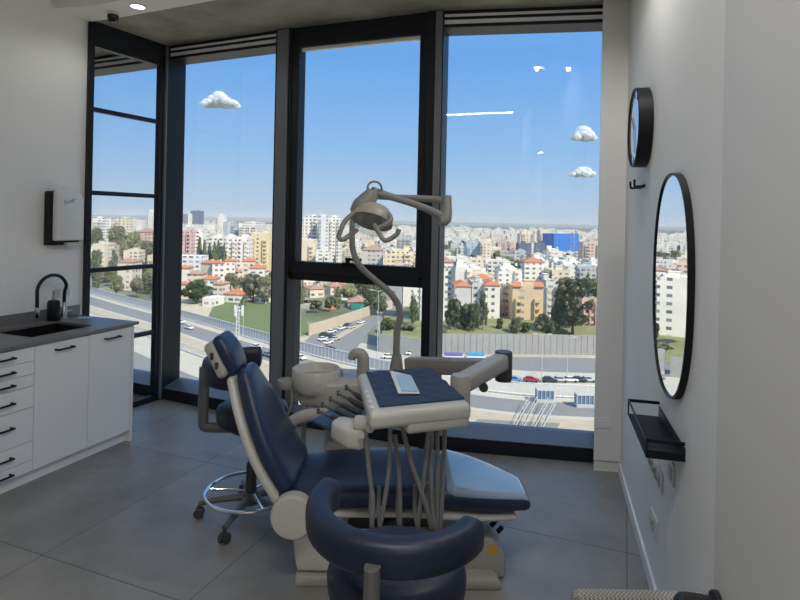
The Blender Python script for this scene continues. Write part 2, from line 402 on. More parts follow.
dc = at(113, 17, 4.42); dc.z = CH - .012
t = thing('dome_camera', 'black dome security camera on the white ceiling above the glass partition', 'security camera', dc)
m = MB(); m.lathe([(.0001, 0), (.048, 0), (.048, -.016), (.044, -.02), (.0001, -.02)], 28, Matrix.Translation(dc)); m.build('mount', WHITE, t)
m = MB(); m.lathe([(.04, -.02), (.042, -.035), (.036, -.062), (.022, -.078), (.0001, -.083)], 28, Matrix.Translation(dc)); m.build('dome', M('smoked_dome', (.008, .008, .01, 1), .08), t)


# ------------------------------------------------------------------ cabinets, worktop and sink
LWM = Matrix(((W.x, NW.x, 0, E0.x), (W.y, NW.y, 0, E0.y), (0, 0, 1, 0), (0, 0, 0, 1)))     # x along the wall, y out of it
HANDLE_W = .13
def pull(parent, t, z, n=.65, w=HANDLE_W, name='handle'):
    h = MB(); h.box((t, n + .032, z), (w, .012, .012), .004, 2, LWM)
    for s in (-1, 1): h.box((t + s * (w / 2 - .008), n + .015, z), (.012, .034, .012), .003, 1, LWM)
    return h.build(name, BLACK, parent)
def carcass(name, label, t0, t1, fronts, group=None):
    c = lw((t0 + t1) / 2, .33)
    th = thing(name, label, 'cabinet', c, group)
    b = MB(); b.box(((t0 + t1) / 2, .317, .385), (t1 - t0 - .001, .626, .61), 0, 1, LWM); b.box(((t0 + t1) / 2, .60, .78), (t1 - t0 - .001, .06, .18), 0, 1, LWM); b.build('body', CAB, th, flat=True)
    b = MB(); b.box(((t0 + t1) / 2, .30, .04), (t1 - t0, .60, .08), 0, 1, LWM); b.build('plinth', CAB, th, flat=True)
    for (a, z0, z1, hz) in fronts:
        f = MB(); f.box(((t0 + t1) / 2, .641, (z0 + z1) / 2), (t1 - t0 - .004, .019, z1 - z0 - .004), .0015, 1, LWM)
        o = f.build(a, CAB, th, flat=True); pull(o, (t0 + t1) / 2, hz)
    return th
carcass('base_cabinet', 'white base cabinet door at the window end of the worktop', -.478, -.112, [('door', .085, .865, .815)])
carcass('base_cabinet', 'white base cabinet with one tall door below the black sink', -.868, -.478, [('door', .085, .865, .815)])
zs = [.866, .775, .694, .619, .487, .274, .155, .085]
hz = [.822, .735, .656, .548, .400, .218, .118]
carcass('drawer_cabinet', 'white cabinet of seven stacked drawers left of the sink cabinet', -1.27, -.868, [('drawer', zs[i + 1], zs[i], hz[i]) for i in range(7)])
b = MB(); b.box((-.10, .325, .435), (.02, .652, .87), .001, 1, LWM)
tag(b.build('end_panel', CAB, flat=True), 'white end panel closing the cabinets beside the glass partition', 'panel')
wt = thing('worktop', 'thin grey stone worktop with raised back edge and black sink cut-out', 'worktop', lw(-.7, .33, .875))
# slab with a hole, built from four pieces of one stone
st0, st1, sn0, sn1 = -.80, -.33, .13, .52
b = MB(); T0, T1 = -1.275, -.065
for (a0, a1, n0, n1) in ((T0, st0, 0, .67), (st1, T1, 0, .67), (st0, st1, 0, sn0), (st0, st1, sn1, .67)):
    b.box(((a0 + a1) / 2, (n0 + n1) / 2, .884), (a1 - a0, n1 - n0, .020), 0, 1, LWM)
b.build('slab', STONE, wt, flat=True)
b = MB(); b.box(((T0 - .03) / 2, .008, .931), (T0 * -1 + -.03, .016, .075), .001, 1, LWM); b.build('back_edge', STONE, wt, flat=True)
sk = thing('sink', 'black rectangular undermount sink let into the grey worktop', 'sink', lw((st0 + st1) / 2, (sn0 + sn1) / 2, .70))
b = MB(); tk = .008
ta, na, w_, d_ = (st0 + st1) / 2, (sn0 + sn1) / 2, st1 - st0 + .004, sn1 - sn0 + .004
b.box((ta, na, .70), (w_, d_, tk), 0, 1, LWM)
for s in (-1, 1):
    b.box((ta + s * w_ / 2, na, .787), (tk, d_ + tk, .18), 0, 1, LWM); b.box((ta, na + s * d_ / 2, .787), (w_ + tk, tk, .18), 0, 1, LWM)
b.build('basin', SINKM, sk, flat=True)
b = MB(); b.lathe([(.0001, 0), (.035, 0), (.035, .004), (.0001, .004)], 24, LWM @ Matrix.Translation((ta, na, .705))); b.build('drain', STEEL, sk)
# tap
fx = thing('tap', 'tall black arched spring tap with chrome base and spout beside the sink', 'tap', lw(-.22, .075, .894))
b = MB(); FM = LWM @ Matrix.Translation((-.22, .075, .894))
b.lathe([(.0001, 0), (.027, 0), (.027, .006), (.022, .01), (.021, .075), (.016, .085), (.014, .125), (.0001, .125)], 24, FM)
b.tube([(.018, .01, .05), (.055, .02, .06)], [.008, .006], 10, M=FM); b.build('body', STEEL, fx)
b = MB(); arc = [(0, 0, .12), (-.002, .005, .2)]
for k in range(1, 10):
    a = math.pi * k / 10; arc.append((-.15 + .15 * math.cos(a) * 1.0, .02 + .09 * k / 10, .21 + .135 * math.sin(a)))
arc += [(-.302, .115, .19), (-.303, .117, .13)]
b.tube(arc, .0125, 12, 3, M=FM); b.build('hose', BLACK, fx)
b = MB(); b.lathe([(.0001, 0), (.013, 0), (.016, .01), (.0145, .075), (.0001, .078)], 20, FM @ Matrix.Translation((-.303, .117, .055))); b.build('spray_head', CHROME, fx)
sp = lw(-.325, .10, .894); SM = Matrix.Translation(sp)
sd = thing('soap_dispenser', 'black soap bottle with pump standing behind the sink', 'soap dispenser', sp)
b = MB(); b.lathe([(.0001, 0), (.040, 0), (.043, .006), (.043, .135), (.036, .150), (.015, .155), (.0001, .155)], 28, SM); b.build('bottle', M('black_soap_bottle', (.005, .005, .006, 1), .5, spec=.3), sd)
b = MB(); b.lathe([(.0001, .155), (.014, .155), (.014, .17), (.006, .173), (.005, .205), (.012, .208), (.012, .22), (.0001, .222)], 18, SM)
b.tube([(0, 0, .214), (.02, -.03, .214), (.025, -.045, .205)], .005, 8, M=SM); b.build('pump', STEEL, sd)
c_ = lw(-.16, .22, .895); t = thing('folded_cloth', 'small pale blue folded cloth lying on the worktop end', 'cloth', c_)
b = MB(); b.box((c_.x, c_.y, c_.z + .005), (.09, .06, .010), .004, 2, None, R(20)); b.build('fold', POUCH, t)
# sockets behind the tap
t = thing('wall_socket', 'white double socket on the wall behind the tap', 'socket', lw(-.19, .004, 1.09))
b = MB(); b.box((-.19, .005, 1.09), (.15, .010, .085), .003, 2, LWM); b.build('plate', WHITE, t)
for k in (-.035, .035):
    b = MB(); b.box((-.19 + k, .011, 1.09), (.05, .004, .05), .002, 1, LWM); b.build('socket_face', IVORY, t)
# towel dispenser on the left wall
dc = lw(-.225, .06, 1.66)
td = thing('towel_dispenser', 'white and black paper towel dispenser hung on the left wall', 'paper towel dispenser', dc)
def dshape(t0, t1, z0, z1, r):
    pts = [(t0, z0), (t1, z0)]
    for k in range(7):
        a = R(90 * k / 6); pts.append((t1 - r + r * math.cos(a), z1 - r + r * math.sin(a)))
    for k in range(4):
        a = R(90 + 90 * k / 3); pts.append((t0 + .02 + .02 * math.cos(a), z1 - .02 + .02 * math.sin(a)))
    return pts
XZ = LWM @ Matrix(((1, 0, 0, 0), (0, 0, 1, 0), (0, 1, 0, 0), (0, 0, 0, 1)))      # prism height runs out of the wall
b = MB(); b.prism(dshape(-.345, -.105, 1.455, 1.865, .09), .001, .085, .006, 2, XZ); b.build('black_housing', BLACK, td)
b = MB(); b.prism(dshape(-.343, -.103, 1.49, 1.868, .09), .086, .128, .014, 3, XZ); b.build('white_cover', WHITE, td)
b = MB(); b.box((-.175, .07, 1.462), (.13, .09, .026), .004, 2, LWM); b.build('paper_slot', IVORY, td)
cu = bpy.data.curves.new('logo', 'FONT'); cu.body = 'Scott'; cu.size = .046; cu.shear = .3; cu.extrude = .0004; cu.align_x = 'CENTER'
tmp = bpy.data.objects.new('tmp_text', cu); col.objects.link(tmp); dg = bpy.context.evaluated_depsgraph_get()
me = bpy.data.meshes.new_from_object(tmp.evaluated_get(dg)); bpy.data.objects.remove(tmp)
me.transform(LWM @ Matrix(((.97, -.24, 0, -.235), (0, 0, 1, .1285), (.24, .97, 0, 1.775), (0, 0, 0, 1))))
me.transform(Matrix.Translation(-dc)); me.materials.append(LOGO)
lo = bpy.data.objects.new('logo', me); col.objects.link(lo); lo.parent = td

# ------------------------------------------------------------------ right wall: clock, hook, mirror, shelf, plates
def RW(y, z): 
    q = rw(y, 0, z); return Matrix(((-RD.x, 0, RN.x, q.x), (-RD.y, 0, RN.y, q.y), (0, 1, 0, q.z), (0, 0, 0, 1)))   # x to camera, y up, z off the wall
X = RW(3.10, 2.225)
t = thing('wall_clock', 'round black drum-shaped clock high on the right wall', 'clock', rw(3.07, .03, 2.24))
b = MB(); b.lathe([(.0001, 0), (.205, 0), (.213, .004), (.213, .070), (.208, .074), (.203, .070), (.203, .062), (.0001, .062)], 64, X); b.build('case', BLACK, t)
b = MB(); b.lathe([(.0001, .0625), (.202, .0625), (.202, .065), (.0001, .065)], 64, X); b.build('dial', CLOCKF, t)
for k in range(12):
    a = R(30 * k); b = MB(); b.box((0, .175, .066), (.008, .034, .002), 0, 1, X @ Matrix.Rotation(a, 4, 'Z')); b.build('hour_mark', BLACK, t, flat=True)
for L_, a, w_ in ((.11, 50, .010), (.16, 200, .007)):
    b = MB(); b.box((0, L_ / 2 - .01, .069), (w_, L_, .002), 0, 1, X @ Matrix.Rotation(R(a), 4, 'Z')); b.build('hand', BLACK, t, flat=True)
X = RW(3.22, 1.915)
t = thing('coat_hook', 'small black double coat hook under the clock', 'hook', rw(3.22, .01, 1.9))
b = MB(); b.box((0, 0, .003), (.19, .02, .006), .002, 1, X); b.build('plate', BLACK, t)
for q in (-.08, .08):
    b = MB(); b.tube([(q, 0, .004), (q, -.004, .045), (q, 0, .052), (q, .034, .054)], .006, 8, 3, M=X); b.build('prong', BLACK, t)
X = RW(2.345, 1.462)
t = thing('wall_mirror', 'tall rounded wall mirror in thin black frame reflecting the city', 'mirror', rw(2.345, .015, 1.46))
def oval(a, b2, n=72, p=2.35):
    return [(math.copysign(abs(math.cos(2 * math.pi * k / n)) ** (2 / p), math.cos(2 * math.pi * k / n)) * a, math.copysign(abs(math.sin(2 * math.pi * k / n)) ** (2 / p), math.sin(2 * math.pi * k / n)) * b2) for k in range(n)]
A_, B_ = .345, .452
loops = [[Vector((x, y, z)) for x, y in oval(A_ - i, B_ - i)] for i, z in ((.0, .001), (.0, .026), (.009, .026), (.009, .018))]
b = MB(); b.loft(loops, caps=False, M=X); b.build('frame', BLACK, t)
b = MB(); b.prism(oval(A_ - .008, B_ - .008), .006, .020, M=X); b.build('glass', MIRROR, t, flat=True)
X = RW(2.34, .875)
t = thing('wall_shelf', 'black metal tray shelf with a rail under the mirror', 'shelf', rw(2.34, .07, .86))
b = MB(); b.box((0, -.035, .069), (.50, .005, .134), .001, 1, X); b.box((0, -.012, .004), (.50, .05, .005), .001, 1, X)
b.box((.2475, -.022, .069), (.005, .03, .134), .001, 1, X); b.build('tray', BLACK, t, flat=True)
b = MB()
b.box((0, .028, .134), (.50, .012, .005), .001, 1, X); b.box((-.2475, .028, .07), (.005, .014, .134), .001, 1, X); b.box((.2475, .028, .07), (.005, .014, .134), .001, 1, X)
b.box((-.2475, -.004, .134), (.006, .066, .006), .001, 1, X); b.box((.2475, -.004, .134), (.006, .066, .006), .001, 1, X); b.build('rail', BLACK, t, flat=True)
def plate(name, label, cat, y, z, w, h, faces, sock=False):
    X = RW(y, z); t = thing(name, label, cat, rw(y, .003, z))
    b = MB(); b.box((0, 0, .005), (w, h, .010), .003, 2, X); b.build('plate', WHITE, t)
    for f in faces:
        b = MB(); b.box((f, 0, .012), (min(.045, w * .7), h * .6, .006), .002, 1, X); o = b.build('socket_face' if sock else 'rocker', IVORY, t)
        if sock:
            q = MB()
            for dx in (-.009, .009): q.lathe([(.0001, .0), (.004, 0), (.004, .017), (.0001, .017)], 10, X @ Matrix.Translation((f + dx, 0, 0)))
            q.build('pin_hole', DGREY, o)
plate('wall_socket', 'long white plate of sockets low on the right wall under the shelf', 'socket', 2.66, .58, .38, .088, (-.13, -.045, .045, .13), True)
plate('wall_socket', 'single white socket plate lowest on the right wall near the floor', 'socket', 2.65, .325, .16, .09, (0,), True)
plate('light_switch', 'white switch plate right under the near end of the shelf', 'switch', 2.30, .715, .09, .09, (0,))
t = thing('pier_socket', 'faint white socket plate low on the pier beside the right window', 'socket', (1.415, 3.945, .33))
b = MB(); b.box((1.425, 3.949, .335), (.10, .008, .075), .003, 1, None, R(-8)); b.build('plate', WALL, t)
for k in (-.022, .022):
    b = MB(); b.box((1.425 + k, 3.944 - k * .14, .335), (.035, .004, .045), .002, 1, None, R(-8)); b.build('socket_face', WALL, t)

# ------------------------------------------------------------------ operator stools
def make_stool(label, ringz, lift=0, pa=0, rr0=.245, hh=.064):
    U = Matrix.Translation((0, 0, lift))
    t = thing('operator_stool', label, 'stool', (0, 0, 0))
    b = MB(); b.lathe([(.0001, .50), (.15, .50), (.185, .512), (.198, .54), (.200, .575), (.192, .602), (.165, .618), (.09, .624), (.0001, .625)], 48, U); local('seat', b, NAVYH, t, ang=60)
    b = MB(); b.lathe([(.0001, .47), (.12, .47), (.13, .498), (.0001, .498)], 28, U); b.lathe([(.0001, .12), (.032, .12), (.028, .30), (.02, .305), (.02, .47 + lift), (.0001, .47 + lift)], 20); local('gas_column', b, DGREY, t)
    b = MB(); b.lathe([(.0001, .075), (.045, .075), (.05, .10), (.04, .14), (.0001, .145)], 24); local('hub', b, STOOLG, t)
    for k in range(5):
        a = R(72 * k + 37); X = Matrix.Rotation(a, 4, 'Z')
        b = MB(); b.tube([(.02, 0, .112), (.16, 0, .100), (.285, 0, .078)], [.026, .021, .016], 12, 3, .8, M=X); lg = local('leg', b, STOOLG, t)
        b = MB()
        for s in (-1, 1): b.lathe([(.0001, -.011), (.022, -.011), (.027, -.006), (.027, .006), (.022, .011), (.0001, .011)], 20, X @ Matrix.Translation((.285, s * .016, .027)) @ Matrix.Rotation(R(90), 4, 'X'))
        b.lathe([(.0001, .03), (.010, .03), (.014, .052), (.009, .07), (.0001, .07)], 12, X @ Matrix.Translation((.285, 0, 0))); local('caster', b, DGREY, lg)
    b = MB(); b.tube([(.25 * math.cos(R(10 * k)), .25 * math.sin(R(10 * k)), .145) for k in range(36)], .0095, 10, closed=True)
    fr = local('foot_ring', b, CHROME, t)
    b = MB()
    for k in range(3):
        a = R(120 * k + 55); b.tube([(.03 * math.cos(a), .03 * math.sin(a), .145), (.25 * math.cos(a), .25 * math.sin(a), .145)], .007, 8)
    local('spoke', b, CHROME, fr)
    # the curved body rest: an arc centred on -x
    loops = []; n = 22
    def sec(a, r0, w, h):
        out = []
        for k in range(20):
            q = 2 * math.pi * k / 20; c, s_ = math.cos(q), math.sin(q)
            rr = r0 + math.copysign(abs(c) ** .62, c) * w; z = ringz + math.copysign(abs(s_) ** .62, s_) * h
            out.append(Vector((rr * math.cos(a), rr * math.sin(a), z)))
        return out
    A0 = 88
    for e, f in ((3.5, .35), (2.6, .7), (1.3, .92)): loops.append(sec(R(180 - A0 - e), rr0, .036 * f, hh * f))
    for k in range(n + 1): loops.append(sec(R(180 - A0 + 2 * A0 * k / n), rr0, .036, hh))
    for e, f in ((1.3, .92), (2.6, .7), (3.5, .35)): loops.append(sec(R(180 + A0 + e), rr0, .036 * f, hh * f))
    b = MB(); b.loft(loops); local('curved_backrest', b, NAVYH, t, ang=60)
    b = MB(); b.tube([(-.08, 0, .478 + lift), (-.20, 0, .478 + lift), (-.262, 0, .484 + lift), (-.275, 0, .51 + lift), (-.275, 0, .70), (-.272, 0, ringz)], [.02] * 6, 12, 3, 1.5, M=Matrix.Rotation(R(pa), 4, 'Z')); local('rest_arm', b, STOOLG, t)
    return t
s1 = make_stool('navy operator stool with curved arm rest, nearest the camera in front of the chair', .862, .115, 15, .228, .047)
s1.location = (.012, 1.655, 0); s1.rotation_euler.z = R(62)
s2 = make_stool('navy operator stool with chrome foot ring behind the dental chair, by the window', .845, .025)
s2.location = (-.815, 3.27, 0); s2.rotation_euler.z = R(4)
for s in (s1, s2): s['group'] = 'operator stools'

# ------------------------------------------------------------------ dental chair
YC = 2.87
dch = thing('dental_chair', 'reclined navy dental patient chair with ivory shell before the windows', 'dental chair', (.0, YC, 0))
b = MB(); b.cushion([(-.51, .46), (-.595, .60), (-.675, .77), (-.74, .92)], [.23, .225, .185, .11], [.10, .10, .09, .07], YC); b.build('backrest', NAVY, dch, ang=60)
b = MB(); b.cushion([(-.545, .40), (-.65, .57), (-.735, .75), (-.80, .90)], [.235, .23, .19, .11], [.06, .055, .05, .045], YC); b.build('back_shell', IVORY, dch, ang=60)
b = MB(); b.cushion([(-.80, .965), (-.832, 1.03), (-.868, 1.085)], [.095, .105, .095], [.065, .075, .065], YC); hr = b.build('headrest', NAVY, dch, ang=60)
b = MB(); b.cushion([(-.842, .945), (-.875, 1.01), (-.905, 1.065)], [.085, .085, .085], [.048, .048, .045], YC - .035, p=8); br = b.build('headrest_bracket', BEIGE, hr)
for z in (1.03, .985):
    b = MB(); b.box((-.886 + (1.03 - z) * .55, YC - .122, z), (.016, .014, .034), .004, 1, None); b.build('slot', DGREY, hr)
b = MB(); b.tube([(-.81, YC, .96), (-.77, YC, .86)], .02, 10); b.build('headrest_post', DGREY, hr)
b = MB(); b.cushion([(-.50, .395), (-.30, .415), (-.05, .428), (.10, .43), (.255, .418)], [.235, .255, .26, .26, .25], [.11, .11, .11, .11, .105], YC, rnd_ends=True); b.build('seat', NAVY, dch, ang=60)
b = MB(); b.cushion([(.265, .417), (.38, .400), (.50, .375), (.62, .350)], [.25, .235, .19, .135], [.108, .10, .09, .07], YC); lg = b.build('legrest', NAVY, dch, ang=60)
b = MB(); b.cushion([(.275, .424), (.38, .407), (.50, .382), (.615, .358)], [.245, .228, .182, .125], [.108, .10, .09, .07], YC, p=6); o = b.build('foot_cover', COVER, lg, ang=60); o['label'] = 'glossy clear plastic foot cover with sky sheen put into its colour'
b = MB(); b.cushion([(-.46, .335), (-.25, .345), (.05, .355), (.28, .345), (.45, .32), (.57, .297)], [.235, .25, .255, .25, .21, .15], [.04, .04, .04, .04, .035, .03], YC); b.build('seat_shell', IVORY, dch, ang=60)
YR = Matrix.Rotation(R(90), 4, 'X')
b = MB(); b.lathe([(.0001, -.04), (.085, -.04), (.098, -.03), (.100, .02), (.090, .035), (.0001, .04)], 40, Matrix.Translation((-.455, 2.60, .355)) @ YR)
b.box((-.40, 2.62, .345), (.14, .06, .11), .02, 2); b.build('pivot_cover', IVORY, dch)
b = MB(); b.loft([[Vector((x * s + cx, YC - .02 + y * s2_, z)) for x, y in ((-.11, -.17), (.11, -.17), (.13, -.12), (.13, .12), (.11, .17), (-.11, .17), (-.13, .12), (-.13, -.12))] for z, s, s2_, cx in ((.07, .92, 1.1, -.34), (.10, .95, 1.15, -.34), (.24, 1.0, 1.2, -.35), (.33, 1.1, 1.2, -.36))]); b.build('base_column', IVORY, dch, ang=50)
XZY = Matrix(((1, 0, 0, 0), (0, 0, -1, 0), (0, 1, 0, 0), (0, 0, 0, 1)))          # prism height runs towards the camera
def px(poly, y0, y1, bev): 
    return dict(poly=poly, z0=-y1, z1=-y0, bev=bev, M=XZY)
b = MB(); b.prism([(-.45, 0), (.50, 0), (.50, .03), (.47, .05), (-.45, .05)], -(YC + .22), -(YC - .22), .010, 2, XZY); b.build('floor_plate', BEIGE, dch)
b = MB(); b.prism([(-.02, .005), (.535, .005), (.535, .115), (.455, .205), (.06, .215), (-.02, .19)], -(YC + .20), -(YC - .14), .016, 3, XZY); fb_ = b.build('base_housing', BEIGE, dch)
for (x, y, z) in ((.48, YC - .03, .20), (.50, YC + .03, .185), (.515, YC - .02, .165)):
    b = MB(); b.lathe([(.0001, 0), (.012, 0), (.012, .03), (.008, .036), (.0001, .036)], 14, Matrix.Translation((x, y, z)) @ Matrix.Rotation(R(45), 4, 'Y')); b.build('foot_button', BLACK, fb_)
b = MB(); b.lathe([(.0001, 0), (.026, 0), (.026, .002), (.0001, .002)], 20, Matrix.Translation((.47, YC - .138, .145)) @ YR @ Matrix.Translation((0, 0, .002))); b.build('sticker', ORANGE, fb_)
b = MB(); b.box((-.05, YC, .27), (.5, .16, .16), .02, 2); b.tube([(-.2, YC - .1, .12), (.1, YC - .1, .30)], .025, 10); b.tube([(-.2, YC + .1, .12), (.1, YC + .1, .30)], .025, 10); b.build('lift_mechanism', DGREY, dch)
ya = YC + .26
b = MB(); b.tube([(-.575, ya, .40), (-.59, ya, .49), (-.575, ya, .575), (-.51, ya, .617), (-.42, ya, .632), (-.34, ya, .635), (-.30, ya, .628)], [.026, .028, .032, .036, .036, .034, .022], 16, 4, .85); b.build('armrest', BEIGE, dch, ang=60)

# ------------------------------------------------------------------ water unit with bowl and lamp post
un = thing('dental_unit', 'beige dental water unit with spittoon bowl beyond the chair', 'dental unit', (-.2, 3.40, 0))
b = MB(); b.box((-.30, 3.42, .30), (.22, .26, .60), .03, 3); b.box((-.30, 3.42, .02), (.34, .36, .04), .012, 2); b.build('pedestal', BEIGE, un)
b = MB(); b.prism([(-.55, 3.24), (-.40, 3.18), (-.18, 3.22), (.16, 3.28), (.16, 3.52), (-.50, 3.52), (-.58, 3.40)], .635, .79, .03, 3); b.prism([(-.44, 3.26), (-.16, 3.26), (-.16, 3.5), (-.44, 3.5)], .57, .66, .02, 3); b.build('body', BEIGE, un)
bx, by = -.462, 3.30
b = MB(); b.lathe([(.0001, .70), (.09, .70), (.118, .715), (.132, .75), (.137, .838), (.133, .843), (.127, .838), (.118, .77), (.08, .745), (.0001, .735)], 48, Matrix.Translation((bx, by, 0))); b.build('bowl', IVORY, un, ang=50)
b = MB(); b.tube([(bx + .145, by + .02, .74), (bx + .148, by + .02, .80), (bx + .13, by + .02, .838), (bx + .08, by + .01, .85), (bx + .04, by, .848)], .006, 8, 4); b.build('bowl_rinse_pipe', STEEL, un)
b = MB(); b.tube([(-.195, 3.32, .76), (-.195, 3.32, .88), (-.205, 3.32, .915), (-.235, 3.32, .925), (-.258, 3.32, .91), (-.262, 3.32, .89)], [.036, .036, .035, .031, .026, .02], 16, 4); b.build('cup_filler', BEIGE, un, ang=60)
b = MB(); b.lathe([(.0001, .715), (.04, .715), (.052, .735), (.052, .765), (.046, .768), (.042, .74), (.0001, .735)], 24, Matrix.Translation((-.635, 3.32, 0))); b.box((-.58, 3.33, .73), (.1, .03, .02), .006, 1); b.build('cup_holder', BEIGE, un)
b = MB(); b.tube([(-.515, 3.25, .69), (-.52, 3.25, .50), (-.525, 3.27, .30)], .015, 10); b.tube([(-.60, 3.3, .72), (-.60, 3.29, .62), (-.64, 3.27, .52), (-.60, 3.28, .44), (-.52, 3.3, .40)], .008, 8, 4); b.build('suction_hose', ARM, un)
PY = 3.42
pole_px = [(396.5, 366), (396.5, 345), (397.5, 328), (400, 318), (398.5, 306), (390, 293), (374, 279), (360, 266), (353.5, 252), (352.2, 238), (352.5, 222), (355, 208), (362, 198), (371, 192.5)]
pp = [at(a, c, PY) for a, c in pole_px]
b = MB(); b.tube(pp, [.021, .021, .021, .020, .020, .019, .018, .018, .0175, .0175, .017, .017, .017, .017], 14, 4); po = b.build('lamp_post', ARM, un, ang=60)
b = MB(); b.lathe([(.0001, .78), (.045, .78), (.036, .85), (.028, .90), (.0001, .90)], 24, Matrix.Translation((pp[0].x, PY, 0))); b.build('post_socket', ARM, un)

# ------------------------------------------------------------------ operating lamp on its folded arm
j0 = at(372, 192, PY); kn = at(445.5, 203, 3.25); kl = at(444, 218, 3.22); j1 = at(372, 191, 3.02)
ol = thing('operating_lamp', 'beige dental operating lamp with handles on a folded arm', 'lamp', j0)
b = MB(); b.tube([j0 + Vector((0, -.01, -.02)), at(385, 197, 3.39), at(425, 198.5, 3.29), kn + Vector((0, 0, .012))], [.02, .018, .018, .022], 14, 4); b.build('rear_arm', ARM, ol, ang=60)
b = MB(); b.tube([at(446, 198, 3.25), at(447, 208, 3.23), at(445.5, 219, 3.21), at(440, 222, 3.2)], [.030, .028, .034, .03], 14, 4, 1.1); b.box(at(447.5, 199.5, 3.24), (.045, .05, .05), .012, 2); b.build('knuckle', ARM, ol, ang=60)
b = MB(); b.tube([kl, at(425, 208, 3.17), at(395, 198, 3.08), j1], [.026, .019, .019, .024], 14, 4); b.build('front_arm', ARM, ol, ang=60)
LY = 2.99
b = MB(); b.tube([at(373, 190, LY), at(369, 198, LY), at(361, 207, LY), at(354, 214, LY)], [.026, .045, .052, .03], 18, 5, .9); b.tube([at(366.5, 192, LY), at(366, 197, LY)], [.016, .02], 12); b.build('neck', ARM, ol, ang=60)
ce = at(373, 217.5, LY)
ax = Matrix.Translation(ce) @ Matrix.Rotation(R(14), 4, 'Y') @ Matrix.Rotation(R(-24), 4, 'X')
prof = [(.110, -.026), (.110, -.008), (.100, .024), (.078, .050), (.042, .066), (.0001, .070)]
b = MB(); b.lathe(prof + [(.0001, .066), (.042, .062), (.074, .046), (.095, .020), (.104, -.008), (.106, -.026)][0:], 44, ax, cap=False); dm = b.build('reflector_dome', M('lamp_dome_paint', (.42, .39, .31, 1), .35), ol, ang=60)
b = MB(); b.lathe([(.0001, -.035), (.05, -.035), (.055, -.01), (.03, .03), (.0001, .05)], 24, ax); b.build('bulb_shield', BLACK, ol)
m_ = bpy.data.materials.new('clear_plastic'); m_.use_nodes = True
nt = m_.node_tree; nt.nodes.clear(); o_ = nt.nodes.new('ShaderNodeOutputMaterial'); mx_ = nt.nodes.new('ShaderNodeMixShader'); mx_.inputs[0].default_value = .22
t_ = nt.nodes.new('ShaderNodeBsdfTransparent'); g_ = nt.nodes.new('ShaderNodeBsdfPrincipled'); g_.inputs['Base Color'].default_value = (.6, .6, .58, 1); g_.inputs['Roughness'].default_value = .1
nt.links.new(t_.outputs[0], mx_.inputs[1]); nt.links.new(g_.outputs[0], mx_.inputs[2]); nt.links.new(mx_.outputs[0], o_.inputs[0])
b = MB(); b.lathe([(.104, -.024), (.096, -.050), (.07, -.078), (.035, -.092), (.0001, -.095)], 36, ax, cap=False); b.build('clear_shield', m_, ol, ang=60)
b = MB(); b.tube([at(354, 213, LY - .05), at(345, 221, LY - .07), at(340.5, 231, LY - .08), at(338.8, 237, LY - .08), at(343, 239.5, LY - .08), at(350, 235, LY - .07), at(357, 230, LY - .04)], .0125, 10, 4); b.build('handle', ARM, ol, ang=60)
b = MB(); b.tube([at(374, 224.5, LY - .10), at(378, 231, LY - .12), at(384, 240, LY - .14), at(390, 239, LY - .14), at(397, 234, LY - .14), at(399, 229, LY - .14)], .0125, 10, 4); b.build('handle', ARM, ol, ang=60)
b = MB(); b.tube([at(386, 211, LY - .03), at(390, 216, LY - .07), at(390.5, 220.5, LY - .09), at(385, 225, LY - .10), at(376, 228.5, LY - .1)], .0125, 10, 4); b.build('handle', ARM, ol, ang=60)
b = MB(); b.tube([at(367, 193, LY), at(368.5, 184.5, LY), at(374, 181.5, LY), at(380, 184, LY), at(382, 190, LY + .03)], .0055, 8, 5); b.build('cable', ARM, ol)

# ------------------------------------------------------------------ delivery tray
tr = thing('instrument_tray', 'ivory dental delivery tray on a jointed arm over the chair', 'dental tray', (.04, 2.5, .9))
NL, NR_, FR_, FL = Vector((-.098, 2.15)), Vector((.304, 2.295)), Vector((.165, 2.84)), Vector((-.185, 2.72))
b = MB(); b.prism([NL, NR_, FR_, FL], .905, .972, .022, 4); b.build('tray_body', IVORY, tr)
def inset(a, l, r, n, f):
    def bl(u, v): return (NL * (1 - u) + NR_ * u) * (1 - v) + (FL * (1 - u) + FR_ * u) * v
    return [bl(l, n), bl(1 - r, n), bl(1 - r, 1 - f), bl(l, 1 - f)]
b = MB(); b.prism([NL.lerp(NR_, .35) + Vector((.0, .004)), NR_ + Vector((-.006, .004)), NR_ + Vector((-.03, .10)), NL.lerp(NR_, .35) + Vector((-.02, .10))], .872, .94, .02, 3); b.build('control_console', IVORY, tr)
for k in range(4):
    q = inset(0, .02, .94, .10 + .12 * k, .85 - .12 * k); b = MB(); b.prism(q, .971, .9735); b.build('key', WHITE, tr, flat=True)
# arm
b = MB(); b.lathe([(.0001, .78), (.038, .78), (.048, .80), (.048, .965), (.040, .98), (.0001, .98)], 28, Matrix.Translation((.30, 2.70, 0))); b.box((.24, 2.66, .86), (.15, .08, .06), .015, 2); b.build('elbow', BEIGE, tr)
def beam(p, q, w, h, name, mat, bev=.016):
    p, q = Vector(p), Vector(q); d = (q - p); L = d.length; d.normalize(); s_ = d.cross(Vector((0, 0, 1))).normalized(); u = s_.cross(d)
    X = Matrix(((d.x, s_.x, u.x, (p.x + q.x) / 2), (d.y, s_.y, u.y, (p.y + q.y) / 2), (d.z, s_.z, u.z, (p.z + q.z) / 2), (0, 0, 0, 1)))
    b = MB(); b.box((0, 0, 0), (L, w, h), bev, 3, X); return b.build(name, mat, tr)
beam((.30, 2.70, .935), (.555, 3.03, .968), .085, .085, 'upper_arm', BEIGE, .02)
b = MB(); b.lathe([(.0001, .86), (.042, .86), (.046, .875), (.046, 1.005), (.042, 1.015), (.0001, 1.015)], 28, Matrix.Translation((.565, 3.05, 0))); b.build('arm_joint', DGREY, tr)
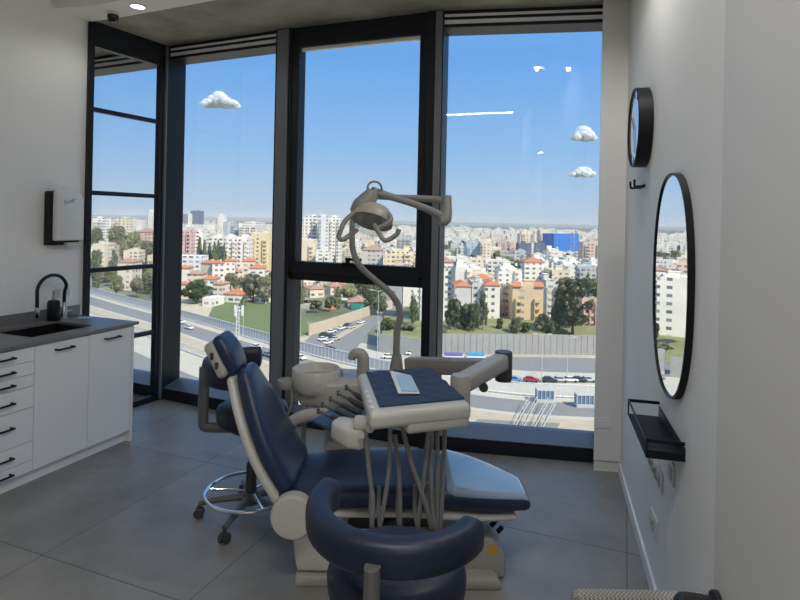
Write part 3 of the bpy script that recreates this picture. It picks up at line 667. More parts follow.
beam((.565, 3.08, .92), (.06, 3.40, .845), .08, .09, 'lower_arm', ARM, .015)
b = MB(); b.lathe([(.0001, .0), (.022, 0), (.022, .03), (.0001, .03)], 18, Matrix.Translation((.42, 2.80, .90)) @ YR); b.build('arm_lock', DGREY, tr)
# instrument holder
hb = [Vector((-.255, 2.44)), Vector((-.17, 2.28)), Vector((-.06, 2.26)), Vector((-.10, 2.40)), Vector((-.20, 2.56))]
b = MB(); b.prism([(-.275, 2.40), (-.20, 2.30), (-.13, 2.28), (-.11, 2.36), (-.16, 2.44), (-.24, 2.47)], .775, .86, .022, 3); b.build('instrument_holder', IVORY, tr)
b = MB(); b.prism([(-.37, 2.52), (-.22, 2.36), (-.12, 2.42), (-.14, 2.66), (-.30, 2.70)], .80, .815, .004, 1); b.build('holder_cradle', NAVY, tr)
b = MB(); b.lathe([(.0001, 0), (.016, 0), (.016, .02), (.0001, .02)], 16, Matrix.Translation((-.10, 2.27, .88)) @ YR); b.lathe([(.0001, 0), (.013, 0), (.013, .02), (.0001, .02)], 16, Matrix.Translation((-.135, 2.275, .85)) @ YR); b.box((-.13, 2.32, .88), (.08, .06, .05), .015, 2); b.build('holder_bracket', IVORY, tr)
# hanging hoses
hose_px = [([(366, 441), (369, 470), (373, 500), (372, 524)], 2.30), ([(390, 432), (389, 470), (384, 505), (380, 526)], 2.32), ([(395, 440), (399, 475), (400, 505), (400, 524)], 2.36),
           ([(402, 431), (411, 462), (421, 490), (431, 522)], 2.33), ([(429, 430), (425, 465), (422, 490), (418, 524)], 2.35), ([(431, 429), (431, 470), (432, 505), (434, 526)], 2.37),
           ([(437, 430), (437.5, 470), (437, 505), (436, 527)], 2.39), ([(445, 430), (443.5, 465), (442, 500), (440, 527)], 2.41)]
for pts, y in hose_px:
    p = [at(a, c, y) for a, c in pts]; p[0].z += .02
    e = p[-1]; p += [e + Vector((.0, .05, -.035)), e + Vector((-.01, .12, .0)), e + Vector((-.01, .13, .10))]
    b = MB(); b.tube(p, .0095, 10, 5); b.build('hose', HOSE, tr, ang=60)
# what lies on the tray
q = inset(0, .11, .03, .10, .02); cq = (q[0] + q[2]) / 2
t = thing('tray_mat', 'dark navy quilted paper mat covering the dental tray', 'mat', (cq.x, cq.y, .972))
def bl4(q, u, v): return (q[0] * (1 - u) + q[1] * u) * (1 - v) + (q[3] * (1 - u) + q[2] * u) * v
bm_ = bmesh.new(); NU, NV = 24, 40; grid = {}
for lay in (0, 1):
    for i in range(NU + 1):
        for j in range(NV + 1):
            p = bl4(q, i / NU, j / NV); z = .9735 if lay == 0 else .979 + .004 * abs(math.sin(math.pi * 5 * j / NV)) ** .6 + .002 * math.sin(i * 1.1 + j * .7)
            grid[lay, i, j] = bm_.verts.new((p.x, p.y, z))
for i in range(NU):
    for j in range(NV):
        bm_.faces.new((grid[1, i, j], grid[1, i + 1, j], grid[1, i + 1, j + 1], grid[1, i, j + 1])); bm_.faces.new((grid[0, i, j + 1], grid[0, i + 1, j + 1], grid[0, i + 1, j], grid[0, i, j]))
for i in range(NU):
    bm_.faces.new((grid[0, i, 0], grid[0, i + 1, 0], grid[1, i + 1, 0], grid[1, i, 0])); bm_.faces.new((grid[1, i, NV], grid[1, i + 1, NV], grid[0, i + 1, NV], grid[0, i, NV]))
for j in range(NV):
    bm_.faces.new((grid[1, 0, j], grid[1, 0, j + 1], grid[0, 0, j + 1], grid[0, 0, j])); bm_.faces.new((grid[0, NU, j], grid[0, NU, j + 1], grid[1, NU, j + 1], grid[1, NU, j]))
b = MB(); b._add(bm_); b.build('quilted_sheet', MAT_BLUE, t, ang=50)
cp = Vector((.035, 2.525, .984)); PX = Matrix.Translation(cp) @ Matrix.Rotation(R(6), 4, 'Z')
t = thing('instrument_pouch', 'pale blue and white sealed pouch lying on the navy tray mat', 'pouch', cp)
b = MB(); b.prism([(-.045, -.16), (.045, -.165), (.042, .10), (-.005, .145), (-.05, .19)], 0, .008, .003, 1, PX); b.build('white_backing', POUCHE, t)
b = MB(); b.prism([(-.030, -.15), (.038, -.155), (.035, .085), (-.028, .105)], .008, .013, .002, 1, PX); b.build('blue_film', POUCH, t)
for k, (a, e) in enumerate((((352, 436), (318, 426)), ((356, 432), (322, 418)), ((360, 428), (330, 415)), ((366, 424), (338, 411)), ((368, 417), (346, 408)))):
    p = at(a[0], a[1], 2.42 + .045 * k); q2 = at(e[0], e[1], 2.52 + .05 * k); p.z = .835 + .008 * k; q2.z = .855 + .012 * k
    d = q2 - p
    t = thing('dental_handpiece', ['steel handpiece with black grip, nearest the ivory end of the holder', 'steel handpiece second from the ivory end of the holder', 'steel handpiece in the middle of the holder row', 'steel handpiece second from the tray edge', 'steel handpiece deepest in the holder, under the tray corner'][k], 'dental handpiece', p, 'handpieces in the holder')
    b = MB(); b.tube([p, p + d * .35, p + d * .6], [.011, .013, .010], 12, 3); b.build('grip', DGREY, t)
    b = MB(); b.tube([p + d * .6, p + d * .85, q2], [.0095, .007, .007], 12, 3); b.tube([q2 + Vector((0, 0, -.012)), q2 + Vector((0, 0, .012))], .008, 10); b.build('head', STOOLG, t)

# ------------------------------------------------------------------ visitor chair at the bottom edge
vx, vy = .64, 1.43
vc = thing('visitor_chair', 'grey woven fabric chair whose back top shows beside the door handle', 'chair', (vx, vy + .2, 0))
def rslab(b, c, d, bev): b.box(c, d, bev, 4)
b = MB(); rslab(b, (vx - .0, vy, .588), (.39, .055, .40), .026); b.build('backrest', CHAIRF, vc)
b = MB(); rslab(b, (vx - .0, vy + .24, .44), (.40, .42, .07), .03); b.build('seat', CHAIRF, vc)
for sx in (-1, 1):
    for yy in (.03, .43):
        b = MB(); b.tube([(vx + sx * .17, vy + yy, .41), (vx + sx * .18, vy + yy, 0)], [.013, .010], 10); b.build('leg', BLACK, vc)

# ------------------------------------------------------------------ the city below
GZ = -42.0
def objcol_mat(name, rough=.8, noise=.10, scale=.35):
    m, nt, b = new(name); N = nt.nodes
    oi = N.new('ShaderNodeObjectInfo'); tc = N.new('ShaderNodeTexCoord'); nz = N.new('ShaderNodeTexNoise'); nz.inputs['Scale'].default_value = scale; nz.inputs['Detail'].default_value = 6
    nt.links.new(tc.outputs['Object'], nz.inputs['Vector'])
    mr = N.new('ShaderNodeMapRange'); mr.inputs[1].default_value = .3; mr.inputs[2].default_value = .7; mr.inputs[3].default_value = 1 - noise * 2; mr.inputs[4].default_value = 1 + noise
    nt.links.new(nz.outputs['Fac'], mr.inputs[0])
    vm = N.new('ShaderNodeVectorMath'); vm.operation = 'SCALE'; nt.links.new(oi.outputs['Color'], vm.inputs[0]); nt.links.new(mr.outputs[0], vm.inputs['Scale'])
    nt.links.new(vm.outputs[0], b.inputs['Base Color']); b.inputs['Roughness'].default_value = rough; b.inputs['Specular IOR Level'].default_value = .2
    return m, nt, b, vm
def facade_mat():
    """rendered wall with rows of windows, colour from the object"""
    m, nt, b, vm = objcol_mat('rendered_facade', .85, .06, .12); N = nt.nodes; Lk = nt.links
    def mth(op, a, c=None):
        n = N.new('ShaderNodeMath'); n.operation = op
        for i, v in enumerate((a, c)):
            if v is None: continue
            if isinstance(v, (int, float)): n.inputs[i].default_value = v
            else: Lk.new(v, n.inputs[i])
        return n.outputs[0]
    tc = N.new('ShaderNodeTexCoord'); sp = N.new('ShaderNodeSeparateXYZ'); Lk.new(tc.outputs['Object'], sp.inputs[0])
    sn = N.new('ShaderNodeSeparateXYZ'); Lk.new(tc.outputs['Normal'], sn.inputs[0])
    oi = N.new('ShaderNodeObjectInfo')
    side = mth('GREATER_THAN', mth('ABSOLUTE', sn.outputs['X']), .6)
    up = mth('GREATER_THAN', mth('ABSOLUTE', sn.outputs['Z']), .5)
    u = mth('ADD', mth('MULTIPLY', sp.outputs['Y'], side), mth('MULTIPLY', sp.outputs['X'], mth('SUBTRACT', 1, side)))
    pitch = mth('ADD', 3.0, mth('MULTIPLY', oi.outputs['Random'], 1.6))
    uu = mth('DIVIDE', mth('ADD', u, 200), pitch); vv = mth('DIVIDE', sp.outputs['Z'], 3.1)
    fu = mth('FRACT', uu); fv = mth('FRACT', vv)
    cb = N.new('ShaderNodeCombineXYZ'); Lk.new(mth('FLOOR', uu), cb.inputs[0]); Lk.new(mth('FLOOR', vv), cb.inputs[1]); Lk.new(oi.outputs['Random'], cb.inputs[2])
    cc = N.new('ShaderNodeCombineXYZ'); Lk.new(mth('FLOOR', uu), cc.inputs[0]); Lk.new(oi.outputs['Random'], cc.inputs[1])
    w1 = N.new('ShaderNodeTexWhiteNoise'); Lk.new(cb.outputs[0], w1.inputs['Vector']); w2_ = N.new('ShaderNodeTexWhiteNoise'); Lk.new(cc.outputs[0], w2_.inputs['Vector'])
    wide = mth('ADD', .10, mth('MULTIPLY', w2_.outputs['Value'], .26))
    a = mth('LESS_THAN', mth('ABSOLUTE', mth('SUBTRACT', fu, .5)), wide)
    c = mth('LESS_THAN', mth('ABSOLUTE', mth('SUBTRACT', fv, .55)), .20)
    on = mth('MULTIPLY', mth('MULTIPLY', a, c), mth('MULTIPLY', mth('GREATER_THAN', w2_.outputs['Value'], .25), mth('SUBTRACT', 1, up)))
    r = ramp(nt, [(0, (.09, .10, .12, 1)), (.5, (.17, .18, .19, 1)), (.8, (.30, .29, .27, 1)), (1, (.48, .46, .42, 1))]); Lk.new(w1.outputs['Value'], r.inputs[0])
    mx = N.new('ShaderNodeMix'); mx.data_type = 'RGBA'; Lk.new(on, mx.inputs[0]); Lk.new(vm.outputs[0], mx.inputs[6]); Lk.new(r.outputs[0], mx.inputs[7]); Lk.new(mx.outputs[2], b.inputs['Base Color'])
    return m
FACADE = facade_mat()
PLAIN = objcol_mat('plain_render', .8, .08)[0]
ROOFT = M('orange_roof_tile', (.52, .20, .10, 1), .85, noise=.28, scale=1.1)
ROOFD = M('dull_roof_tile', (.42, .24, .17, 1), .85, noise=.25, scale=1.1)
SOLAR = M('grey_solar_panel', (.16, .18, .21, 1), .3)
LEAF = objcol_mat('leaf', .85, .38, .9)[0]
BARK = M('bark', (.12, .09, .065, 1), .9)
PAINT = objcol_mat('car_paint', .3, 0)[0]
CARGL = M('car_glass', (.02, .025, .03, 1), .12)
TYRE = M('tyre', (.02, .02, .02, 1), .8)
ASPH = M('asphalt', (.235, .23, .22, 1), .9, noise=.12, scale=.35)
PALE = M('pale_concrete', (.54, .49, .40, 1), .9, noise=.16, scale=.25)
OCHRE = M('ochre_gravel', (.50, .41, .29, 1), .95, noise=.22, scale=.4)
SAND = M('sand', (.56, .48, .34, 1), .95, noise=.15, scale=.3)
GRASS = M('park_grass', (.15, .19, .065, 1), .95, noise=.25, scale=.5)
SCRUB = M('scrub', (.23, .235, .10, 1), .95, noise=.45, scale=.22)
WALLC = M('barrier_concrete', (.36, .355, .335, 1), .9, noise=.14, scale=.4)
WALLB = M('beige_barrier', (.56, .47, .36, 1), .9, noise=.12, scale=.3)
STEELW = M('grey_white_steel', (.52, .52, .50, 1), .5)
WSTEEL = M('white_steel', (.68, .69, .69, 1), .5)

def terrain_mat():
    m, nt, b = new('town_ground'); N = nt.nodes; tc = N.new('ShaderNodeTexCoord')
    a = N.new('ShaderNodeTexNoise'); a.inputs['Scale'].default_value = .018; a.inputs['Detail'].default_value = 10; nt.links.new(tc.outputs['Object'], a.inputs['Vector'])
    r = ramp(nt, [(.36, (.13, .155, .08, 1)), (.48, (.22, .22, .15, 1)), (.56, (.36, .33, .27, 1)), (.7, (.45, .42, .36, 1))])
    nt.links.new(a.outputs['Fac'], r.inputs[0]); nt.links.new(r.outputs[0], b.inputs['Base Color']); b.inputs['Roughness'].default_value = .95; b.inputs['Specular IOR Level'].default_value = .1
    return m
m = MB(); m.prism([(30000 * math.cos(R(a)), 30000 * math.sin(R(a))) for a in range(0, 360, 5)], GZ - 3, GZ); struct(m.build('ground', terrain_mat(), flat=True))
def field_mat():
    m, nt, b = new('far_fields'); N = nt.nodes; tc = N.new('ShaderNodeTexCoord'); mp = N.new('ShaderNodeMapping'); mp.inputs['Scale'].default_value = (.0022, .0009, 1); nt.links.new(tc.outputs['Object'], mp.inputs[0])
    a = N.new('ShaderNodeTexNoise'); a.inputs['Scale'].default_value = 1; a.inputs['Detail'].default_value = 8; nt.links.new(mp.outputs[0], a.inputs['Vector'])
    r = ramp(nt, [(.38, (.10, .15, .10, 1)), (.5, (.17, .21, .15, 1)), (.62, (.30, .29, .22, 1))]); nt.links.new(a.outputs['Fac'], r.inputs[0]); nt.links.new(r.outputs[0], b.inputs['Base Color']); b.inputs['Roughness'].default_value = 1
    b.inputs['Specular IOR Level'].default_value = 0
    return m
m = MB(); m.prism([(-9000, 2700), (9000, 2500), (16000, 14000), (-16000, 14000)], GZ, GZ + .4); struct(m.build('field', field_mat(), flat=True))

# the road corridor follows this line (the white fence)
F = [Vector(p) for p in ((-420, 556), (-300, 440), (-150, 296), (-89, 241), (-44, 197.5), (-12, 170), (22, 148), (60, 143), (160, 143), (300, 150))]
def spline(pts, n=8):
    out = []
    for i in range(len(pts) - 1):
        p0, p1, p2, p3 = pts[max(i - 1, 0)], pts[i], pts[i + 1], pts[min(i + 2, len(pts) - 1)]
        for k in range(n):
            u = k / n; out.append(.5 * (2 * p1 + (p2 - p0) * u + (2 * p0 - 5 * p1 + 4 * p2 - p3) * u * u + (3 * p1 - p0 - 3 * p2 + p3) * u ** 3))
    return out + [pts[-1]]
FS = spline(F)
def off_line(d, line=None, x0=-1e9, x1=1e9):
    line = line or FS; out = []
    for i, p in enumerate(line):
        t = (line[min(i + 1, len(line) - 1)] - line[max(i - 1, 0)]).normalized(); n = Vector((t.y, -t.x))
        if x0 <= p.x <= x1: out.append(p + n * d)
    return out
def strip(name, d0, d1, mat, z=.12, x0=-1e9, x1=1e9, line=None):
    A, B = off_line(d0, line, x0, x1), off_line(d1, line, x0, x1)
    t = bmesh.new(); n = len(A)
    va = [[t.verts.new((p.x, p.y, GZ + zz)) for p in l] for l, zz in ((A, z), (B, z), (B, -1), (A, -1))]
    for i in range(n - 1):
        for a in range(4): t.faces.new((va[a][i], va[a][i + 1], va[(a + 1) % 4][i + 1], va[(a + 1) % 4][i]))
    t.faces.new([va[a][0] for a in range(4)]); t.faces.new([va[a][-1] for a in range(3, -1, -1)])
    bmesh.ops.recalc_face_normals(t, faces=t.faces[:])
    m = MB(); m._add(t); return struct(m.build(name, mat, flat=True))
strip('pavement', -6, 4, PALE, .10)
strip('road_carriageway', 4, 14, ASPH, .14)
strip('pavement_kerb', 14, 16, PALE, .2)
strip('track_bed', 16, 25, OCHRE, .16)
strip('pavement_lower', 25, 38, PALE, .13)
strip('road_lower', 38, 47, ASPH, .15)
strip('forecourt', 47, 130, SAND, .11)
strip('road_upper', -44, -25, ASPH, .12, -36)
strip('sand_verge', -25, -6, PALE, .11, -36)
strip('sand_strip', -55, -44, SAND, .13, -10)
def ground_patch(name, pts, mat, z=.1):
    g_ = []
    for a, c in pts:
        d = at(a, c, 1.0); t_ = (GZ - EYE) / (d.z - EYE); g_.append((d.x * t_, t_))
    m = MB(); m.prism(g_, GZ - 1, GZ + z); return struct(m.build(name, mat, flat=True))
ground_patch('lawn', [(207, 319), (236, 326), (268, 334), (292, 338), (311, 334), (305, 318), (290, 305), (268, 297), (232, 298), (215, 304)], GRASS, .2)
ground_patch('dirt_path', [(178, 318), (268, 341), (290, 347), (311, 337), (292, 339), (268, 335), (207, 320), (214, 303), (196, 302), (180, 300)], SAND, .15)
ground_patch('street', [(300, 348), (345, 356), (357, 348), (371, 330), (388, 317), (412, 305), (404, 304), (378, 314), (312, 335)], ASPH, .22)
ground_patch('median', [(321, 346), (330, 345), (350, 333), (366, 324), (362, 324), (345, 331)], OCHRE, .35)
m = MB(); t = bmesh.new()
q = [(-6, 200, .2), (150, 203, .2), (150, 236, 2.2), (-6, 234, 2.2), (150, 262, 1.0), (-6, 258, 1.0)]
vv_ = [t.verts.new((a, c, GZ + z)) for a, c, z in q]; t.faces.new((vv_[0], vv_[1], vv_[2], vv_[3])); t.faces.new((vv_[3], vv_[2], vv_[4], vv_[5])); m._add(t); struct(m.build('verge_slope', SCRUB, flat=True))

# ---- buildings
def shade(c, k): return tuple(min(1, x * k) for x in c[:3]) + (1,)
CREAM, WHT, TAN, PINK, GREY = (.76, .67, .52, 1), (.82, .78, .70, 1), (.70, .55, .36, 1), (.68, .52, .43, 1), (.52, .52, .51, 1)
def hip(m, w, d, z, h, over=.5, cx=0, cy=0):
    a, b_ = w / 2 + over, d / 2 + over; t = bmesh.new()
    rg = max(.2, a - b_) if a > b_ else 0
    rh = max(.2, b_ - a) if b_ > a else 0
    v = [t.verts.new((cx + x, cy + y, z)) for x, y in ((-a, -b_), (a, -b_), (a, b_), (-a, b_))]
    lo = [t.verts.new((cx + x, cy + y, z - .25)) for x, y in ((-a, -b_), (a, -b_), (a, b_), (-a, b_))]
    if a > b_:
        r0, r1 = t.verts.new((cx - rg, cy, z + h)), t.verts.new((cx + rg, cy, z + h))
        for f in ((v[0], v[1], r1, r0), (v[1], v[2], r1), (v[2], v[3], r0, r1), (v[3], v[0], r0)): t.faces.new(f)
    else:
        r0, r1 = t.verts.new((cx, cy - rh, z + h)), t.verts.new((cx, cy + rh, z + h))
        for f in ((v[0], v[1], r0), (v[1], v[2], r1, r0), (v[2], v[3], r1), (v[3], v[0], r0, r1)): t.faces.new(f)
    for i in range(4): t.faces.new((lo[i], lo[(i + 1) % 4], v[(i + 1) % 4], v[i]))
    t.faces.new(lo[::-1]); m._add(t)
def building(name, w, d, h, colr, style='block', rg=None, label=None, group=None, balc=True, roofmat=None, cat='building'):
    """own mesh: walls; children: stair tower, tanks, balconies, roof"""
    rg = rg or rnd
    m = MB()
    if style == 'step':
        m.box((0, d / 2, h * .42), (w, d, h * .84)); m.box((rg.uniform(-.12, .12) * w, d * .6, h * .5), (w * .62, d * .7, h))
    else:
        m.box((0, d / 2, h / 2), (w, d, h))
    if style in ('block', 'step'):
        z = h if style == 'block' else h * .84
        for a, b_, c, e in ((0, .15, w, .3), (0, d - .15, w, .3), (w / 2 - .15, d / 2, .3, d), (-w / 2 + .15, d / 2, .3, d)): m.box((a, b_, z + .45), (c, e, .9))
    o = m.build(name, FACADE, flat=True); o.color = colr
    if label: tag(o, label, cat, group)
    if style in ('block', 'step'):
        m = MB(); sx = rg.uniform(-.25, .25) * w; m.box((sx, d * .55, h + 1.2), (min(4.5, w * .35), 4, 2.6)); m.box((sx, d * .55, h + 2.6), (min(5, w * .4), 4.5, .25)); s = m.build('stair_tower', PLAIN, o, flat=True); s.color = shade(colr, 1.04)
        m = MB(); tx = -sx if abs(sx) > w * .1 else w * .3
        m.tube([(tx - .7, d * .3, h + 1.6), (tx + .7, d * .3, h + 1.6)], .42, 10); m.box((tx, d * .3 - .9, h + .75), (1.6, 1.4, .1), 0, 1, None); m.box((tx, d * .3, h + .9), (.9, .5, .9)); s = m.build('water_tank', PLAIN, o); s.color = (.75, .75, .74, 1)
        if balc:
            nf = int(h // 3.1)
            xs = rg.choice(((-.3, .3), (.28,), (-.28,), (-.33, 0, .33)))
            for x in xs:
                m = MB()
                for k in range(1, nf):
                    m.box((x * w, -.75, k * 3.1), (w * .2, 1.5, .22)); m.box((x * w, -1.45, k * 3.1 + .55), (w * .2, .12, 1.0))
                    for s_ in (-1, 1): m.box((x * w + s_ * w * .1, -.75, k * 3.1 + .55), (.12, 1.5, 1.0))
                m.box((x * w - w * .1, -.7, (nf - 1) * 1.55 + 1.5), (.3, 1.4, (nf - 1) * 3.1)); s = m.build('balcony_stack', PLAIN, o, flat=True); s.color = shade(colr, .97)
    elif style == 'hip':
        m = MB(); hip(m, w, d, h, min(w, d) * .24, .5, 0, d / 2); m.build('roof', roofmat or ROOFT, o, flat=True)
        m = MB(); m.box((w * .22, d * .4, h + min(w, d) * .16), (.8, .8, 2.0)); s = m.build('chimney', PLAIN, o, flat=True); s.color = shade(colr, .95)
    return o
def place(o, px0, px1, D, rot=0):
    o.location = (at((px0 + px1) / 2, 222, D).x, D, GZ); o.rotation_euler.z = R(rot); return o
def survey(px0, px1, top, D): return (px1 - px0) * D / FPX, at((px0 + px1) / 2, top, D).z - GZ
TAKEN = []; FOOT = []
def near(px0, px1, top, D, colr, style, label, rot=0, d=14, roofmat=None, balc=True, name='apartment_building'):
    w_, h_ = survey(px0, px1, top, D); TAKEN.append((px0, px1, D, d)); FOOT.append((at((px0 + px1) / 2, 222, D).x, D, w_ / 2, d))
    w_ *= .94
    return place(building(name, w_, d, h_, colr, style, random.Random(int(px0 * 7 + D)), label, None, balc, roofmat), px0, px1, D, rot)

# right pane
near(421, 450, 270, 240, WHT, 'block', 'tall white apartment tower just right of the middle mullion', 0, 18, balc=False)
b1 = near(456, 473, 286, 252, (.62, .61, .60, 1), 'hip', 'white block with bright orange roof behind the dark tree clump', 0, 15)
near(473, 486, 284, 256, (.60, .60, .60, 1), 'block', 'pale block with grey solar roof between two orange-roofed blocks', 0, 13, balc=False)
near(486, 502, 285, 252, WHT, 'hip', 'white block with orange roof and sunlit flank beside the tan block', 0, 16)
near(502, 513, 291, 262, PINK, 'block', 'narrow shaded pinkish block attached to the left of the tan one', 0, 12)
tb = near(513, 546, 288, 250, TAN, 'block', 'tan seven-storey block with two orange roof corners, standing over the grey barrier', 0, 15)
wt_, ht_ = survey(513, 546, 288, 250)
for s_ in (-1, 1):
    m = MB(); m.box((s_ * wt_ * .34, 1.5, ht_ + .6), (wt_ * .24, 4.6, .25), 0, 1, None)
    m.prism([(-wt_ * .14, 0), (wt_ * .14, 0), (wt_ * .14, 3.6), (-wt_ * .14, 3.6)], 0, .3, M=Matrix.Translation((s_ * wt_ * .34, -.6, ht_ + .3)) @ Matrix.Rotation(R(32), 4, 'X'))
    r_ = m.build('orange_roof_corner', ROOFT, None, flat=True); r_.parent = tb
near(546, 561, 281, 268, (.66, .64, .60, 1), 'step', 'grey white stepped building between the tan block and the large tree', 0, 14)
near(583, 602, 299, 236, PINK, 'block', 'pinkish building half hidden behind the large tree at the right', 0, 12)
near(552, 581.5, 234, 745, (.04, .20, .62, 1), 'plain', 'big plain blue building standing out on the skyline', 14, 30, name='blue_building')
near(519, 532, 244, 640, (.13, .15, .22, 1), 'block', 'dark blue block, left of the dark pair with a white stair between', 0, 16, balc=False)
near(535, 546, 243.5, 640, (.13, .15, .22, 1), 'block', 'dark blue block, right of the dark pair with a white stair between', 0, 16, balc=False)
near(532, 535, 242.5, 641, WHT, 'plain', 'thin white stair tower between the two dark blue blocks', 0, 12, balc=False)
near(466, 480, 243, 600, (.42, .52, .58, 1), 'block', 'pale blue office block with long window bands', 0, 16)
near(481, 492, 243, 590, CREAM, 'block', 'cream block right of the pale blue office with window bands', 0, 16)
near(441, 456, 262, 330, WHT, 'hip', 'white villa with faded red roof behind the tall white tower', 0, 13, ROOFD)
near(456, 474, 263, 322, WHT, 'step', 'white stepped villa with terraces, above the orange roofs', 0, 14)
near(499, 524, 267, 355, WHT, 'step', 'bright white stepped villa above the tan block', 0, 15)
near(525, 546, 262, 372, WHT, 'hip', 'white house with small orange roof under the dark blue pair', 0, 14)
near(471, 499, 281, 300, CREAM, 'hip', 'low cream house with wide orange roof behind the solar-roofed block', 0, 13)
near(560, 590, 262, 420, WHT, 'step', 'long white terrace building below the blue one', 0, 18)
near(583, 604, 243, 560, PINK, 'block', 'orange-pink tower at the right window edge beside the blue building', 0, 15)
near(520, 537, 231.5, 900, CREAM, 'step', 'tall cream block on the skyline left of the blue building', 0, 22)
near(540, 551, 231, 930, CREAM, 'block', 'narrow cream tower on the skyline touching the blue building', 0, 20)
near(547, 564, 249, 560, WHT, 'step', 'white stepped building in front of the blue one', 0, 16)
# middle pane, above the transom
near(303, 317, 217, 520, WHT, 'block', 'tall white tower leftmost in the middle pane', 0, 18)
near(318, 329, 217, 500, (.72, .72, .72, 1), 'block', 'tall white tower second from the left in the middle pane', 0, 18)
near(329, 341, 218, 505, WHT, 'block', 'tall white tower with dark balconies behind the lamp post', 0, 18)
near(296, 316, 241, 430, CREAM, 'block', 'wide cream block at the lower left of the middle pane', 0, 16)
near(316, 330, 252, 415, WHT, 'block', 'white block below the pair of towers behind the lamp post', 0, 15)
near(384, 416, 250, 410, (.78, .68, .45, 1), 'step', 'yellow cream stepped house right of the lamp handles', 0, 16)
near(362, 384, 250, 420, (.58, .55, .5, 1), 'hip', 'house with red roof above the window handle', 0, 14, ROOFD)
near(397, 412, 236, 620, GREY, 'block', 'grey office block right of the lamp handles', 0, 18)
# middle pane, below the transom
near(387, 404, 286, 285, (.40, .40, .41, 1), 'block', 'grey apartment block behind the curved lamp post', 0, 15, balc=False)
near(404, 421, 286, 290, WHT, 'block', 'white apartment block with balconies left of the middle mullion', 0, 15)
near(349, 366, 302, 282, PINK, 'hip', 'tan house with wide dull roof by the teal road sign', 0, 14, ROOFD, name='house')
near(290, 301, 303, 300, WHT, 'hip', 'house with orange roof at the far edge of the lawn', 0, 11, name='house')
near(302, 312, 306, 296, WHT, 'hip', 'small house with orange roof beside the lawn house', 0, 10, name='house')
near(326, 337, 309, 275, CREAM, 'hip', 'cottage with orange roof behind the beige road barrier', 0, 9, name='house')
near(313, 326, 288, 345, WHT, 'hip', 'white house among trees under the transom', 0, 12, ROOFD, name='house')
near(332, 347, 284, 355, CREAM, 'hip', 'cream house with red roof right of the tall cypress', 0, 12, name='house')
near(293, 308, 288, 350, WHT, 'hip', 'white house left of the small cypress under the transom', 0, 11, name='house')
# left pane
near(190, 201, 211, 1500, (.12, .15, .22, 1), 'block', 'dark blue tower standing above the left horizon', 0, 24, balc=False)
near(182, 190, 214, 1600, (.20, .23, .28, 1), 'plain', 'lower dark slab beside the dark blue tower', 0, 22)
near(188, 191, 213.5, 1300, WHT, 'plain', 'thin white water tower before the dark blue tower', 0, 8)
near(215, 224, 215, 1250, WHT, 'step', 'white pyramid-shaped block on the left horizon', 0, 24)
near(177, 192, 231, 470, (.66, .46, .42, 1), 'block', 'pinkish long block at the left edge of the left pane', 0, 14)
near(192, 204, 233, 480, WHT, 'block', 'white block right of the pinkish one in the left pane', 0, 14)
near(209, 224, 238, 425, WHT, 'block', 'white block behind the row of cypresses', 0, 15)
near(225, 237, 238, 415, WHT, 'block', 'white balcony block right of the cypress row', 0, 15)
near(237, 249, 238, 418, WHT, 'block', 'white balcony block next to the cream one in the left pane', 0, 15)
near(249, 270, 234, 450, (.78, .66, .42, 1), 'block', 'wide cream yellow block at the right of the left pane', 0, 16)
near(223, 236, 223, 700, (.5, .55, .58, 1), 'block', 'pale grey office block on the upper middle of the left pane', 0, 20)
near(238, 258, 224, 690, WHT, 'block', 'white office block with dark glass beside the grey one', 0, 20)
near(174, 203, 256, 370, (.78, .78, .77, 1), 'plain', 'long low white hall behind the red-roofed houses', 0, 14, name='hall')
for i, (a, b_, tp, D, lb) in enumerate(((200, 214, 263, 352, 'house with long orange roof right of the low white hall'), (213, 225, 263, 348, 'second orange-roofed house right of the low white hall'), (225, 236, 261, 356, 'white gabled house below the white balcony block'),
      (243, 256, 261, 352, 'house with orange roof under the cream yellow block'), (250, 266, 268, 338, 'large orange-roofed house before the cream yellow block'), (178, 190, 268, 330, 'orange-roofed house at the left edge of the left pane'),
      (188, 203, 274, 318, 'wide house with dull red roof above the round tree'), (202, 216, 279, 310, 'white house with orange roof right of the round tree top'), (178, 188, 284, 300, 'small house with orange roof half behind the round tree'),
      (214, 224, 284, 305, 'narrow house with orange gable in the middle of the trees'), (224, 246, 294, 291, 'long house with orange roof at the edge of the lawn'), (203, 216, 298, 277, 'small white shed by the dirt path at the lawn'), (256, 268, 297, 290, 'house with orange roof right end of the lawn'))):
    near(a, b_, tp, D, WHT if i % 3 else CREAM, 'hip' if i != 11 else 'plain', lb, (i * 37) % 40 - 20, 10, ROOFD if i in (6, 9) else ROOFT, name='house')
# seen through the glass partition
near(146, 154, 211, 900, WHT, 'step', 'white tower on the skyline seen through the glass partition', 0, 20)
near(92, 104, 219, 620, WHT, 'block', 'white block at the left edge of the partition view', 0, 16)
near(113, 130, 219, 640, CREAM, 'block', 'cream block in the partition view above the trees', 0, 16)
near(92, 106, 245, 420, CREAM, 'block', 'cream block behind dark trees in the partition view', 0, 14)
near(136, 154, 232, 500, PINK, 'hip', 'long house with red roof in the partition view', 0, 14, ROOFD)
near(118, 134, 262, 330, CREAM, 'hip', 'cream house with pale roof just above a partition bar', 0, 12, ROOFD, name='house')

